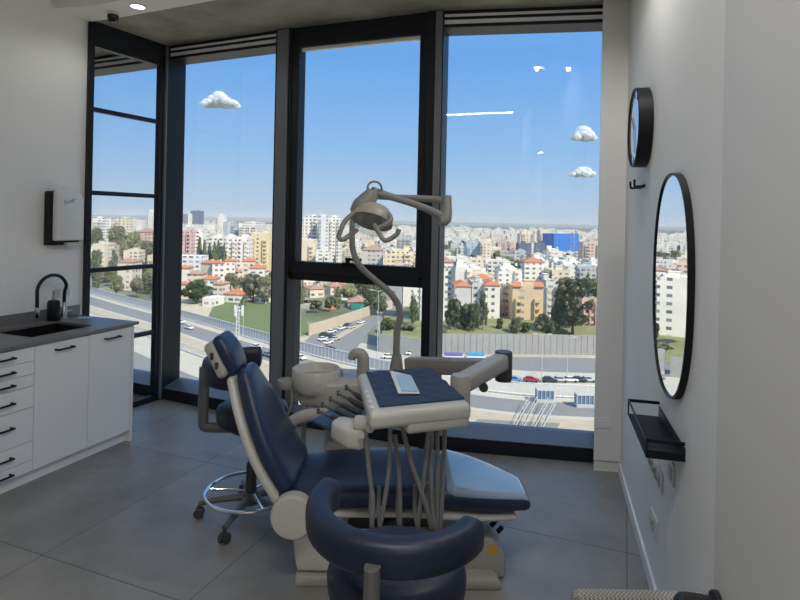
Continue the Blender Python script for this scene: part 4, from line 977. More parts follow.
# a scatter of small red-roofed houses behind the lawn
hl = []
for k in range(4):
    rg = random.Random(300 + k); o = building('house', rg.uniform(8, 12), rg.uniform(7, 10), rg.uniform(4.5, 6.5), WHT, 'hip', rg, roofmat=(ROOFT, ROOFD, ROOFT, ROOFD)[k]); hl.append(o)
rh = random.Random(77); hused = set()
for k in range(160):
    D = rh.uniform(300, 430); pxx = rh.uniform(177, 274) if rh.random() < .62 else rh.uniform(284, 350); x = at(pxx, 222, D).x
    if any(abs(x - q[0]) < q[2] + 7 and -13 < D - q[1] < q[3] + 3 for q in FOOT): continue
    FOOT.append((x, D, 6, 10)); o = rh.choice(hl)
    c = copy_tree(o) if o in hused else o; hused.add(o)
    c.location = (x, D, GZ); c.rotation_euler.z = R(rh.uniform(-45, 45)); c.color = shade(rh.choice((WHT, CREAM)), rh.uniform(.9, 1.05))
    side_ = 'left pane behind the lawn' if pxx < 280 else 'middle pane under the transom'
    tag(c, 'small red-roofed house, one of the scatter in the ' + side_, 'house', 'small houses in the ' + side_)
for o in hl:
    if o not in hused:
        for ch in list(o.children): bpy.data.objects.remove(ch)
        bpy.data.objects.remove(o)

# the crowd of blocks: a few meshes, copied with their parts
lib = []
for k in range(9):
    rg = random.Random(100 + k); w_, d_, h_ = rg.uniform(11, 19), rg.uniform(11, 15), rg.choice((9.3, 12.4, 12.4, 15.5, 18.6))
    o = building('apartment_block', w_, d_, h_, WHT, ('block', 'step', 'block')[k % 3], rg); lib.append((o, w_))
used = set()
def blocked(pxc, hw, D):
    for a, b_, Dn, dd in TAKEN:
        if abs(Dn + dd * .5 - D - 7) < 22 + D * .01 and pxc + hw > a - 1 and pxc - hw < b_ + 1: return True
    return False
COLS = [('white', WHT), ('cream', CREAM), ('yellowish', (.76, .65, .45, 1)), ('pale grey', (.62, .61, .59, 1)), ('pinkish', PINK), ('off-white', (.76, .72, .65, 1))]
rows = [(345, 'nearest rows of rooftops'), (395, 'nearest rows of rooftops'), (450, 'second band of rooftops'), (515, 'second band of rooftops'), (590, 'middle band of rooftops'), (680, 'middle band of rooftops'), (780, 'far band of rooftops'), (900, 'far band of rooftops'), (1040, 'farthest rows below the horizon')]
rc = random.Random(3)
for D, zone in rows:
    x = at(86, 222, D).x; xe = at(612, 226, D).x
    while x < xe:
        o, w_ = rc.choice(lib); sc_ = rc.uniform(.85, 1.15)
        Dj = D + rc.uniform(-14, 14); pxc = 400 + (x + w_ / 2) / Dj * FPX; hw = w_ / 2 / Dj * FPX
        ok = not blocked(pxc, hw, Dj) and not (Dj < 430 and pxc < 335) and rc.random() < .86
        if ok:
            cn, cc = COLS[rc.choice((0, 0, 1, 1, 2, 3, 4, 5, 5))]
            if o in used: c = copy_tree(o)
            else: c = o; used.add(o)
            FOOT.append((x + w_ / 2, Dj, w_ / 2 + 1, 16)); c.location = (x + w_ / 2, Dj, GZ); c.rotation_euler.z = R(rc.uniform(-16, 16)); c.scale = (1, 1, sc_); c.color = shade(cc, rc.uniform(.88, 1.05))
            for ch in c.children: ch.color = c.color if ch.name.split('.')[0] != 'water_tank' else (.75, .75, .74, 1)
            tag(c, f'{cn} flat-roofed block, one of the crowd in the {zone}', 'building', f'{cn} blocks in the {zone}')
        x += w_ + rc.uniform(6, 16) * (1 if D < 700 else .7)
for o, w_ in lib:
    if o not in used:
        for ch in list(o.children): bpy.data.objects.remove(ch)
        bpy.data.objects.remove(o)
# the rest of the town, beyond counting
m = MB(); rd = random.Random(5)
t = bmesh.new()
def rawbox(t, x, y, w_, d_, h_):
    v = [t.verts.new((x + sx * w_ / 2, y + sy * d_ / 2, z)) for z in (GZ, GZ + h_) for sx, sy in ((-1, -1), (1, -1), (1, 1), (-1, 1))]
    for f in ((0, 1, 5, 4), (1, 2, 6, 5), (2, 3, 7, 6), (3, 0, 4, 7), (4, 5, 6, 7)): t.faces.new([v[i] for i in f])
for k in range(1750):
    D = 1150 + 1700 * rd.random() ** 1.3; x = rd.uniform(at(70, 222, D).x, at(640, 226, D).x)
    if rd.random() < (D - 1120) / 2400 * (1.2 if x > -200 else .5): continue
    rawbox(t, x, D, rd.uniform(14, 30), rd.uniform(12, 24), rd.choice((10, 13, 16, 16, 20, 24)) * rd.uniform(.8, 1.1))
for k in range(520):
    D = 340 + 820 * rd.random() ** .8; px_ = rd.uniform(625, 980) if rd.random() < .7 else rd.uniform(-160, 60)
    if px_ < 60 and D < 560: continue
    rawbox(t, at(px_, 222, D).x, D, rd.uniform(11, 19), rd.uniform(11, 15), rd.choice((9.3, 12.4, 12.4, 15.5, 18.6)))
m._add(t); o = m.build('distant_town', FACADE, flat=True); o.color = (.70, .66, .58, 1); tag(o, 'pale mass of distant town blocks along the horizon', 'buildings', None, 'stuff')

# ---- trees
def clump_mesh(m, rg, c, r, sq=1.0, sub=2):
    t = bmesh.new(); bmesh.ops.create_icosphere(t, subdivisions=sub, radius=1)
    for v in t.verts:
        k = 1 + rg.uniform(-.26, .26); v.co = Vector(c) + Vector((v.co.x * r * k, v.co.y * r * k, v.co.z * r * sq * k))
    m._add(t)
def leaf_quads(m, rg, n, f, size):
    t = bmesh.new()
    for _ in range(n):
        c = f(); a = Vector((rg.gauss(0, 1), rg.gauss(0, 1), rg.gauss(0, 1))).normalized(); b_ = a.orthogonal().normalized(); s = size * rg.uniform(.5, 1.2)
        t.faces.new([t.verts.new(c + a * s), t.verts.new(c + b_ * s * .6), t.verts.new(c - a * s), t.verts.new(c - b_ * s * .6)])
    m._add(t)
def tree_lib(kind, seed):
    rg = random.Random(seed); m = MB(); k = MB()
    if kind == 'broad':
        H, Rr = 9.0, 4.2
        cs = []
        for i in range(26):
            a = rg.uniform(0, 6.28); rr = Rr * math.sqrt(rg.random()) * .8; z = H * rg.uniform(.34, .92); rr *= 1 - max(0, (z / H - .6)) * 1.4
            cs.append((Vector((rr * math.cos(a), rr * math.sin(a), z)), rg.uniform(.9, 1.7)))
            clump_mesh(m, rg, cs[-1][0], cs[-1][1] * .78, .85)
        def f():
            c, r = rg.choice(cs); d = Vector((rg.gauss(0, 1), rg.gauss(0, 1), rg.gauss(0, 1))).normalized(); return c + d * r * rg.uniform(.7, 1.22)
        leaf_quads(m, rg, 5200, f, .36)
        k.tube([(0, 0, -.3), (.1, 0, H * .3), (0, .1, H * .62)], [.32, .25, .1], 8, 2)
        for i in range(4): a = 1.57 * i; k.tube([(0, 0, H * .3), (1.6 * math.cos(a), 1.6 * math.sin(a), H * .55)], [.16, .06], 6)
    elif kind == 'cypress':
        H = 13.0
        cs = []
        for i in range(24):
            z = .7 + (H - 1) * i / 23; r = 1.35 * math.sin(math.pi * min(1, (.10 + .9 * z / H)) ** .8) + .18
            cs.append((Vector((rg.uniform(-.15, .15), rg.uniform(-.15, .15), z)), r)); clump_mesh(m, rg, cs[-1][0], r, 1.0, 1)
        def f():
            c, r = rg.choice(cs); d = Vector((rg.gauss(0, 1), rg.gauss(0, 1), rg.gauss(0, .6))).normalized(); return c + d * r
        leaf_quads(m, rg, 900, f, .3); k.tube([(0, 0, -.3), (0, 0, 2)], [.2, .15], 8)
    else:                                    # tall loose eucalyptus
        H = 18.0; cs = []
        for i in range(30):
            z = H * rg.uniform(.26, .97); a = rg.uniform(0, 6.28); rr = 3.6 * math.sqrt(rg.random()) * math.sin(math.pi * min(.97, z / H) ** 1.1) + .3
            cs.append((Vector((rr * math.cos(a), rr * math.sin(a), z)), rg.uniform(.8, 1.6))); clump_mesh(m, rg, cs[-1][0], cs[-1][1] * .72, 1.1)
        def f():
            c, r = rg.choice(cs); d = Vector((rg.gauss(0, 1), rg.gauss(0, 1), rg.gauss(0, 1))).normalized(); return c + d * r * rg.uniform(.6, 1.35)
        leaf_quads(m, rg, 6500, f, .40); k.tube([(0, 0, -.3), (.3, .1, H * .4), (.1, 0, H * .85)], [.38, .26, .08], 8, 2)
        for i in range(5): a = 1.25 * i; k.tube([(.2, 0, H * .3), (2 * math.cos(a), 2 * math.sin(a), H * .6)], [.16, .05], 6)
    e = empty({'broad': 'broadleaf_tree', 'cypress': 'cypress_tree', 'tall': 'eucalyptus_tree'}[kind], (0, 0, 0))
    fo = local('foliage', m, LEAF, e, ang=80); local('trunk', k, BARK, e)
    return e
TL = {('broad', i): tree_lib('broad', 11 + i) for i in range(4)}
TL.update({('cypress', i): tree_lib('cypress', 31 + i) for i in range(2)}); TL.update({('tall', i): tree_lib('tall', 41 + i) for i in range(2)})
TH = {'broad': 9.9, 'cypress': 13.2, 'tall': 18.2}; TW = {'broad': 8.6, 'cypress': 3.0, 'tall': 8.4}
tused = set(); rt = random.Random(9)
GREENS = [(.19, .21, .09, 1), (.21, .23, .10, 1), (.25, .25, .13, 1), (.15, .18, .08, 1), (.23, .225, .14, 1)]
def tree(kind, x, y, h, wd, label, group=None, g=None):
    key = (kind, rt.randrange(4 if kind == 'broad' else 2)); p = TL[key]
    if key in tused: o = copy_tree(p)
    else: o = p; tused.add(key)
    o.location = (x, y, GZ); o.scale = (wd / TW[kind], wd / TW[kind], h / TH[kind]); o.rotation_euler.z = rt.uniform(0, 6.28)
    c = g or rt.choice(GREENS)
    for ch in o.children:
        if ch.name.startswith('foliage'): ch.color = shade(c, rt.uniform(.85, 1.2))
    return tag(o, label, 'tree', group)
def tree_px(kind, px, top, base, wpx, label, group=None, g=None, base_z=0):
    D = (EYE - GZ - base_z) * FPX / (base - horizon(px)); w_ = wpx * D / FPX; h = at(px, top, D).z - GZ
    return tree(kind, at(px, 222, D).x, D, h, w_, label, group, g)
GR, DK, OL = (.27, .27, .17, 1), (.16, .19, .10, 1), (.27, .27, .14, 1)
tree_px('tall', 575, 276, 338, 34, 'huge grey-green tree at the right edge of the right pane', None, GR)
tree_px('tall', 597, 281, 329, 22, 'tall tree cut by the right window edge beside the huge one', None, OL)
tree_px('broad', 561, 294, 333, 18, 'round tree on the left flank of the huge right-hand tree', None, GR)
tree_px('broad', 457, 299, 334, 20, 'dark tree, left one of the clump before the orange roofs', None, DK)
tree_px('broad', 467, 303, 332, 18, 'dark tree in the middle of the clump before the orange roofs', None, DK)
tree_px('broad', 475.5, 302, 335, 14, 'dark tree at the right of the clump before the orange roofs', None, DK)
tree_px('tall', 484.5, 293, 334, 11, 'slender grey tree standing before the white block with sunlit flank', None, GR)
tree_px('broad', 518, 318, 336, 15, 'bushy tree at the left foot of the tan block', None, DK)
tree_px('broad', 528, 322, 336, 11, 'small bright green tree at the foot of the tan block', None, (.16, .19, .06, 1))
tree_px('broad', 545, 314, 335, 17, 'bushy tree at the right foot of the tan block', None, GR)
tree_px('broad', 555, 320, 337, 14, 'dark bush between the tan block and the huge tree', None, DK)
tree_px('broad', 502, 318, 333, 8, 'small light tree beside the sunlit white flank', None, (.18, .18, .08, 1))
tree_px('broad', 443, 327, 336, 14, 'low shrub at the foot of the tall white tower', None, OL)
tree_px('broad', 198, 279, 304, 28, 'large round green tree by the red roofs in the left pane', None, (.085, .125, .04, 1))
for i, (x_, tp) in enumerate(((200, 236), (205, 239), (210, 243), (215, 241), (219, 239), (225, 246))):
    tree_px('cypress', x_, tp, 277 + (i % 2), 6, ['first cypress from the left in the dark row of the left pane', 'second cypress from the left in the dark row', 'third cypress of the dark row before the white block', 'fourth cypress of the dark row before the white block', 'fifth cypress of the dark row, before the balcony block', 'last short cypress at the right end of the dark row'][i], 'cypress row in the left pane', DK)
for i, (x_, tp, bs, w_, lb) in enumerate(((244, 277, 300, 18, 'grey tree left in the grove behind the lawn'), (255, 273, 302, 22, 'largest grey tree of the grove behind the lawn'), (266, 276, 304, 20, 'grey tree at the window edge right of the grove'), (232, 272, 292, 15, 'green tree among the red roofs left of the grove'), (222, 266, 282, 12, 'small green tree between two orange roofs'), (247, 296, 306, 10, 'dark bush at the rear edge of the lawn'), (252, 246, 262, 9, 'tree before the cream yellow block'))):
    tree_px('broad', x_, tp, bs, w_, lb, None, GR if i < 3 else OL)
for i, (x_, tp, bs, w_, lb) in enumerate(((97, 228, 262, 16, 'dark tree at the left edge of the partition view'), (118, 226, 262, 24, 'pale olive tree in the partition view'), (133, 231, 266, 26, 'large olive tree in the middle of the partition view'), (147, 240, 266, 20, 'tree at the right of the partition view'), (97, 250, 276, 14, 'dark lower tree behind a partition bar, left'), (112, 246, 272, 14, 'dark lower tree behind a partition bar, middle'), (147, 270, 285, 16, 'green shrub under the lowest trees of the partition view'))):
    tree_px('broad', x_, tp, bs, w_, lb, None, [DK, OL, OL, GR, DK, DK, (.13, .17, .05, 1)][i])
tree_px('cypress', 304, 281, 304, 5, 'small cypress between the houses under the transom', None, DK)
tree_px('cypress', 339.5, 286, 309, 7, 'tall dark cypress under the transom', None, DK)
for i, (x_, tp, bs, w_, lb) in enumerate(((318, 300, 313, 16, 'round tree at the corner of the lawn'), (350, 284, 304, 18, 'green tree behind the tan house'), (372, 283, 312, 24, 'large dark tree left of the curved lamp post'), (331, 298, 312, 12, 'tree beside the tall dark cypress'), (381, 296, 316, 18, 'dark tree at the end of the beige barrier'), (415, 296, 330, 10, 'slim tree before the white block near the mullion'), (393, 318, 333, 20, 'light green shrubs above the grey barrier'), (412, 322, 334, 16, 'shrub beside the middle mullion above the barrier'))):
    tree_px('broad', x_, tp, bs, w_, lb, None, [OL, OL, DK, OL, DK, DK, (.15, .17, .06, 1), GR][i])
# trees scattered between the blocks
for k in range(520):
    D = rt.choice((310, 330, 350, 370, 395, 420, 480, 550, 640, 730, 840, 960)) + rt.uniform(-15, 15); pxx = rt.uniform(88, 604)
    kind = rt.choice(('broad', 'broad', 'broad', 'cypress'))
    if k > 330: D = rt.uniform(300, 430); pxx = rt.uniform(88, 350)
    if blocked(pxx, 3, D - 6): continue
    if D < 345 and 425 < pxx < 560: continue
    tx_ = at(pxx, 222, D).x
    if any(abs(tx_ - q[0]) < q[2] + 4 and -4 < D - q[1] < q[3] + 4 for q in FOOT): continue
    FOOT.append((tx_, D - 4, 4, 8))
    h = rt.uniform(7, 12) if kind == 'broad' else rt.uniform(10, 15)
    nm = 'round tree' if kind == 'broad' else 'dark cypress'
    zone = 'near' if D < 450 else 'middle' if D < 700 else 'far'
    tree(kind, at(pxx, 222, D).x, D, h, rt.uniform(7, 11) if kind == 'broad' else 3, f'{nm} scattered among the {zone} rows of town blocks', f'{nm}s among the {zone} blocks', DK if kind == 'cypress' else None)
for key, p in TL.items():
    if key not in tused:
        for ch in list(p.children): bpy.data.objects.remove(ch)
        bpy.data.objects.remove(p)
# wooded belt and fields at the horizon
m = MB(); rb = random.Random(21); t = bmesh.new()
for k in range(420):
    D = rb.uniform(2500, 5200); x = rb.uniform(at(70, 222, D).x, at(640, 226, D).x); r_ = rb.uniform(14, 40)
    mt_ = Matrix.Translation((x, D, GZ)) @ Matrix.Diagonal((r_ * rb.uniform(1, 2.6), r_, rb.uniform(8, 15), 1)); bmesh.ops.create_icosphere(t, subdivisions=1, radius=1, matrix=mt_)
m._add(t); o = m.build('distant_woodland', LEAF); o.color = (.11, .15, .10, 1); tag(o, 'dark green belt of distant woodland under the horizon', 'trees', None, 'stuff')

# ---- barriers, fences, poles
def run(name, pts, mat, h, th, ribs=0):
    m = MB()
    for i in range(len(pts) - 1):
        a, b_ = Vector(pts[i]), Vector(pts[i + 1]); d = b_ - a; m.box(((a.x + b_.x) / 2, (a.y + b_.y) / 2, GZ + h / 2), (d.length + th * .5, th, h), 0, 1, None, math.atan2(d.y, d.x))
    return m.build(name, mat, flat=True)
W0, W1 = at(440, 358, 184), at(590, 358.5, 187.5)
nb_ = thing('noise_barrier', 'long grey panelled noise barrier along the road below the trees', 'barrier', (30, 187, GZ))
m = MB(); pts = [(13.5, 185.5), (66, 188), (110, 190), (150, 192)]
for i in range(3):
    a, b_ = Vector(pts[i]), Vector(pts[i + 1]); d = b_ - a; L_ = d.length; X = Matrix.Translation((a.x, a.y, GZ)) @ Matrix.Rotation(math.atan2(d.y, d.x), 4, 'Z')
    n = int(L_ / 2.0)
    for k in range(n): m.box(((k + .5) * L_ / n, 0, 3.7), (L_ / n - .12, .3, 7.4), 0, 1, X)
    m.box((L_ / 2, .1, 3.6), (L_, .2, 7.2), 0, 1, X)
m.build('panel_wall', WALLC, nb_, flat=True)
m = MB()
for i in range(3):
    a, b_ = Vector(pts[i]), Vector(pts[i + 1]); d = b_ - a; X = Matrix.Translation((a.x, a.y, GZ)) @ Matrix.Rotation(math.atan2(d.y, d.x), 4, 'Z'); m.box((d.length / 2, -.1, .4), (d.length, .8, .8), 0, 1, X)
m.build('footing', PALE, nb_, flat=True)
gp = lambda a, c: (lambda d, t_: Vector((d.x * t_, t_)))(at(a, c, 1.0), (GZ - EYE) / (at(a, c, 1.0).z - EYE))
tag(run('road_barrier', [gp(309, 336), gp(326, 331), gp(350, 322.5), gp(372, 314.5), gp(392, 309)], WALLB, 4.3, .5), 'beige curved barrier along the street by the lawn', 'barrier')
tag(run('retaining_wall', [gp(379, 337), gp(379, 352), gp(420, 357), gp(434, 358)], WALLC, 6.0, .5), 'grey retaining wall at the street corner left of the middle mullion', 'wall')
def fence(name, label, d, h, pitch, x0, x1, panel=None, cat='fence'):
    line = off_line(d, None, x0, x1); base = thing(name, label, cat, (line[0].x, line[0].y, GZ))
    seglen = []; P_ = []
    for i in range(len(line) - 1):
        L_ = (line[i + 1] - line[i]).length; n = max(1, int(L_ / pitch))
        for k in range(n): P_.append((line[i].lerp(line[i + 1], k / n), (line[i + 1] - line[i]).normalized()))
    m = MB(); t = bmesh.new()
    for p, dd_ in P_:
        mt_ = Matrix.Translation((p.x, p.y, GZ + h / 2)) @ Matrix.Rotation(math.atan2(dd_.y, dd_.x), 4, 'Z') @ Matrix.Diagonal((.22, .16, h, 1)); bmesh.ops.create_cube(t, size=1, matrix=mt_)
    m._add(t); m.build('pickets', WSTEEL, base, flat=True)
    m = MB(); m.tube([(p.x, p.y, GZ + h) for p in line], .12, 6); m.tube([(p.x, p.y, GZ + .5) for p in line], .22, 6); m.build('rail', WSTEEL, base)
    if panel:
        m = MB()
        for i in range(len(line) - 1):
            a, b_ = line[i], line[i + 1]; dd_ = b_ - a; m.box(((a.x + b_.x) / 2, (a.y + b_.y) / 2, GZ + h / 2 + .1), (dd_.length, .05, h - .8), 0, 1, None, math.atan2(dd_.y, dd_.x))
        m.build('panel', panel, base, flat=True)
FP = M('fence_panel', (.47, .47, .46, 1), .5)
fence('picket_fence', 'long white picket fence along the far side of the highway, left and middle panes', 0, 3.8, 1.5, -300, 2, FP)
fence('picket_fence', 'white picket railing above the ochre bank in the right pane', 0, 3.4, 1.3, 22, 160)
fence('track_railing', 'low white railing between the track bed and the lower pavement', 26, 2.6, 1.6, -300, -20)
def pole(px_, top, base, label, arm=2.5, two=False):
    D = (EYE - GZ) * FPX / (base - horizon(px_)); p = at(px_, base, D); h = at(px_, top, D).z - GZ
    t = thing('street_lamp', label, 'street lamp', (p.x, D, GZ))
    m = MB(); m.tube([(p.x, D, GZ), (p.x, D, GZ + h)], [.12, .07], 8); m.build('post', STEELW, t)
    for s in ((-1, 1) if two else (1,)):
        m = MB(); m.tube([(p.x, D, GZ + h - .1), (p.x + s * arm, D, GZ + h + .3)], .07, 6); m.box((p.x + s * (arm + .5), D, GZ + h + .28), (1.1, .45, .2), .05, 1); m.build('lamp_head', STEELW, t)
pole(377, 291, 366, 'tall white street lamp rising beside the curved lamp post', 1.6, True)
pole(541.5, 335, 383, 'white street lamp before the grey barrier in the right pane', 1.6, True)
pole(300, 305, 337, 'street lamp at the lawn in the middle pane', 1.8)
pole(567, 338, 383, 'thin street lamp near the huge tree in the right pane', 1.5)
pole(243, 300, 342, 'thin street lamp on the fence behind the mast', 1.5)
p0 = gp(237, 346); t = thing('antenna_mast', 'white antenna mast with panels rising beside the headrest', 'mast', (p0.x, p0.y, GZ))
hm = at(237, 306, p0.y).z - GZ
m = MB()
for a in range(3): m.tube([(p0.x + .6 * math.cos(a * 2.09), p0.y + .6 * math.sin(a * 2.09), GZ), (p0.x + .4 * math.cos(a * 2.09), p0.y + .4 * math.sin(a * 2.09), GZ + hm)], .13, 6)
for k in range(int(hm / 1.2)): m.lathe([(.62, 0), (.62, .12), (.5, .12), (.5, 0)], 6, Matrix.Translation((p0.x, p0.y, GZ + 1 + k * 1.2)))
m.tube([(p0.x, p0.y, GZ + hm - 1), (p0.x, p0.y, GZ + hm + 4)], .08, 6); m.build('lattice', WSTEEL, t)
for a in range(3):
    m = MB(); q = 2.09 * a + .4; m.box((p0.x + 1.5 * math.cos(q), p0.y + 1.5 * math.sin(q), GZ + hm - 1.6), (.7, .5, 3.6), .1, 1, None); m.tube([(p0.x, p0.y, GZ + hm - 1.6), (p0.x + 1.5 * math.cos(q), p0.y + 1.5 * math.sin(q), GZ + hm - 1.6)], .1, 6); m.build('antenna_panel', WSTEEL, t)
q = gp(357, 318); t = thing('road_sign', 'teal road sign board beside the tan house', 'road sign', (q.x, q.y, GZ))
m = MB(); m.box((q.x, q.y, GZ + 5.0), (5.2, .2, 2.8), .05, 1); m.build('board', M('teal_sign', (.03, .26, .20, 1), .5), t)
for s in (-1, 1): m = MB(); m.tube([(q.x + s * 1.8, q.y + .2, GZ), (q.x + s * 1.8, q.y + .2, GZ + 6.3)], .12, 6); m.build('post', WSTEEL, t)

# ---- cars, buses, shelters
def make_car():
    e = empty('car', (0, 0, 0))
    SX = Matrix(((1, 0, 0, 0), (0, 0, 1, 0), (0, 1, 0, 0), (0, 0, 0, 1)))
    b = MB(); b.prism([(-2.1, .35), (2.1, .35), (2.15, .75), (1.9, .92), (1.05, 1.0), (-1.7, 1.02), (-2.1, .9)], -.88, .88, .1, 2, SX); b.prism([(-1.15, 1.40), (-.9, 1.46), (.25, 1.46), (.42, 1.40)], -.68, .68, .04, 1, SX); local('body', b, PAINT, e)
    b = MB(); b.prism([(-1.65, .98), (1.0, .98), (.38, 1.42), (-1.1, 1.42)], -.76, .76, .08, 1, SX); local('windows', b, CARGL, e)
    for x in (-1.3, 1.3):
        for y in (-.82, .82): b = MB(); b.lathe([(.0001, -.1), (.28, -.1), (.33, -.06), (.33, .06), (.28, .1), (.0001, .1)], 14, Matrix.Translation((x, y, .33)) @ YR); local('wheel', b, TYRE, e)
    return e
car0 = make_car(); first = [True]
PC = {'white': (.78, .78, .77, 1), 'silver': (.50, .51, .52, 1), 'dark': (.05, .055, .065, 1), 'red': (.33, .05, .06, 1), 'blue': (.09, .25, .45, 1), 'grey': (.22, .23, .24, 1)}
def car(px_, py_, cn, rot, label, group=None):
    q = gp(px_, py_)
    c = car0 if first[0] else copy_tree(car0); first[0] = False
    c.location = (q.x, q.y, GZ + .22); c.rotation_euler.z = R(rot); tag(c, label, 'car', group)
    for ch in c.children:
        if ch.name.startswith('body'): ch.color = PC[cn]
for i, (x_, cn) in enumerate(((514, 'blue'), (531, 'red'), (549, 'dark'), (560, 'silver'), (570, 'white'), (579, 'dark'), (588, 'silver'))):
    car(x_, 382.5, cn, 0, f'{cn} car in the row above the railing, ' + ('leftmost' if i == 0 else 'second from the left' if i == 1 else 'right of the red one' if i == 2 else 'before the two last dark and silver ones' if i == 4 else 'between the dark and the white one' if i == 3 else 'next to last' if i == 5 else 'last at the window edge'), 'cars above the white railing')
for i, (x_, y_, cn, r_, lb) in enumerate(((323, 341, 'white', 62, 'white car at the front left of the street queue'), (328, 344.5, 'white', 62, 'white car at the head of the street queue'), (330, 338.5, 'dark', 62, 'dark car beside the head of the street queue'), (324, 336.5, 'dark', 62, 'dark car left in the street queue by the beige barrier'), (331.5, 333.5, 'white', 62, 'white car left of the queue halfway along the beige barrier'), (335, 341, 'silver', 62, 'silver car right of the queue head'), (341.5, 330, 'white', 63, 'white car in the middle of the street queue'), (347.5, 327, 'dark', 64, 'dark car in the middle of the street queue'), (351, 329, 'silver', 64, 'silver car beside the dark middle car of the queue'), (361, 324, 'white', 65, 'white van-like car at the back of the street queue'), (329, 351, 'dark', 20, 'dark car turning at the foot of the queue'))):
    car(x_, y_, cn, r_, lb, 'cars queueing on the street')
for i, (x_, y_, cn, r_, lb) in enumerate(((180.5, 323.5, 'white', -40, 'white car leftmost on the highway in the left pane'), (189, 329.5, 'white', -40, 'white car second on the highway in the left pane'), (256, 349, 'white', -42, 'white car on the highway right of the headrest'), (300, 360, 'white', -40, 'white car on the highway above the spittoon bowl'), (268, 357, 'grey', -42, 'grey car on the highway near the window edge'), (389, 359, 'white', 0, 'white car on the road beside the lamp post'), (412, 355.5, 'white', 0, 'white car by the grey retaining wall'))):
    car(x_, y_, cn, r_, lb, 'cars on the highway')
for (x_, colr, lb) in ((453.5, (.16, .14, .45, 1), 'white bus with purple band parked before the grey barrier'), (475.5, (.05, .35, .65, 1), 'white bus with blue band parked before the grey barrier')):
    q = gp(x_, 362.3); t = thing('bus', lb, 'bus', (q.x, q.y, GZ), 'buses before the barrier')
    m = MB(); m.box((q.x, q.y, GZ + 1.5), (5.9, 2.3, 2.1), .2, 2); m.build('body', WSTEEL, t)
    m = MB(); m.box((q.x, q.y, GZ + 2.45), (5.5, 2.34, .7), .1, 1); o = m.build('window_band', PLAIN, t); o.color = colr
    for dx in (-1.8, 1.8): m = MB(); m.lathe([(.0001, -1.2), (.42, -1.2), (.42, 1.2), (.0001, 1.2)], 14, Matrix.Translation((q.x + dx, q.y, GZ + .5)) @ YR); m.build('wheel', TYRE, t)
SHG = M('shelter_glass', (.12, .2, .32, 1), .2)
for (x_, y_, lb) in ((544.5, 402, 'white shelter with blue glass on the bank left of the window edge'), (584, 407, 'white shelter with blue glass at the right window edge')):
    q = gp(x_, y_); t = thing('shelter', lb, 'shelter', (q.x, q.y, GZ), 'glass shelters')
    m = MB(); m.box((q.x, q.y, GZ + 3.1), (4.2, 2.2, .35), .05, 1); m.box((q.x, q.y, GZ + .5), (4.2, 2.2, .8), .05, 1)
    for k in range(5): m.box((q.x - 2 + k, q.y - 1.0, GZ + 2), (.16, .14, 2.6)); m.box((q.x - 2 + k, q.y + 1.0, GZ + 2), (.16, .14, 2.6))
    m.build('frame', STEELW, t); m = MB(); m.box((q.x, q.y, GZ + 1.9), (3.9, 1.8, 2.2)); m.build('glass_box', SHG, t)
for (a, c, lb) in (((518, 430), (533, 408), 'white stair railing on the forecourt, nearer the foot rest'), ((537, 431), (552, 409), 'white stair railing on the forecourt, nearer the shelters')):
    p_, q = gp(*a), gp(*c); t = thing('stair_railing', lb, 'railing', (p_.x, p_.y, GZ), 'stair railings')
    for s in (-1, 1):
        m = MB(); o_ = Vector((s * .9, 0)); m.tube([(p_.x + o_.x, p_.y, GZ + .2), (q.x + o_.x, q.y, GZ + 1.5)], .10, 6); m.tube([(p_.x + o_.x, p_.y, GZ + 1.4), (q.x + o_.x, q.y, GZ + 2.7)], .07, 6)
        for k in range(6): z_ = p_.lerp(q, k / 5); m.tube([(z_.x + o_.x, z_.y, GZ + .1), (z_.x + o_.x, z_.y, GZ + 1.4 + 1.3 * k / 5)], .06, 6)
        m.build('side_rail', STEELW, t)
q = gp(551, 436); t = thing('road_block', 'orange and white plastic road block on the forecourt', 'road block', (q.x, q.y, GZ))
m = MB(); m.box((q.x, q.y, GZ + .7), (1.6, .6, 1.2), .15, 2); m.build('body', M('orange_plastic', (.6, .12, .04, 1), .5), t); m = MB(); m.box((q.x, q.y - .02, GZ + .8), (1.64, .62, .3), .05, 1); m.build('band', WSTEEL, t)
ground_patch('dark_pit', [(478, 420), (560, 424), (556, 431), (470, 426)], ASPH, .2)

# ---- the light summer haze over the town
hm_ = bpy.data.materials.new('summer_haze'); hm_.use_nodes = True; nt = hm_.node_tree; nt.nodes.clear()
o_ = nt.nodes.new('ShaderNodeOutputMaterial'); vs_ = nt.nodes.new('ShaderNodeVolumeScatter'); vs_.inputs['Color'].default_value = (1, 1, 1, 1); vs_.inputs['Density'].default_value = .00013; vs_.inputs['Anisotropy'].default_value = -.15
nt.links.new(vs_.outputs[0], o_.inputs['Volume'])
m = MB(); m.prism([(-4000, 90), (4000, 90), (9000, 6500), (-9000, 6500)], GZ - 1.5, GZ + 75); o = m.build('haze', hm_, flat=True); tag(o, 'thin bright haze lying over the town', 'haze', None, 'stuff')

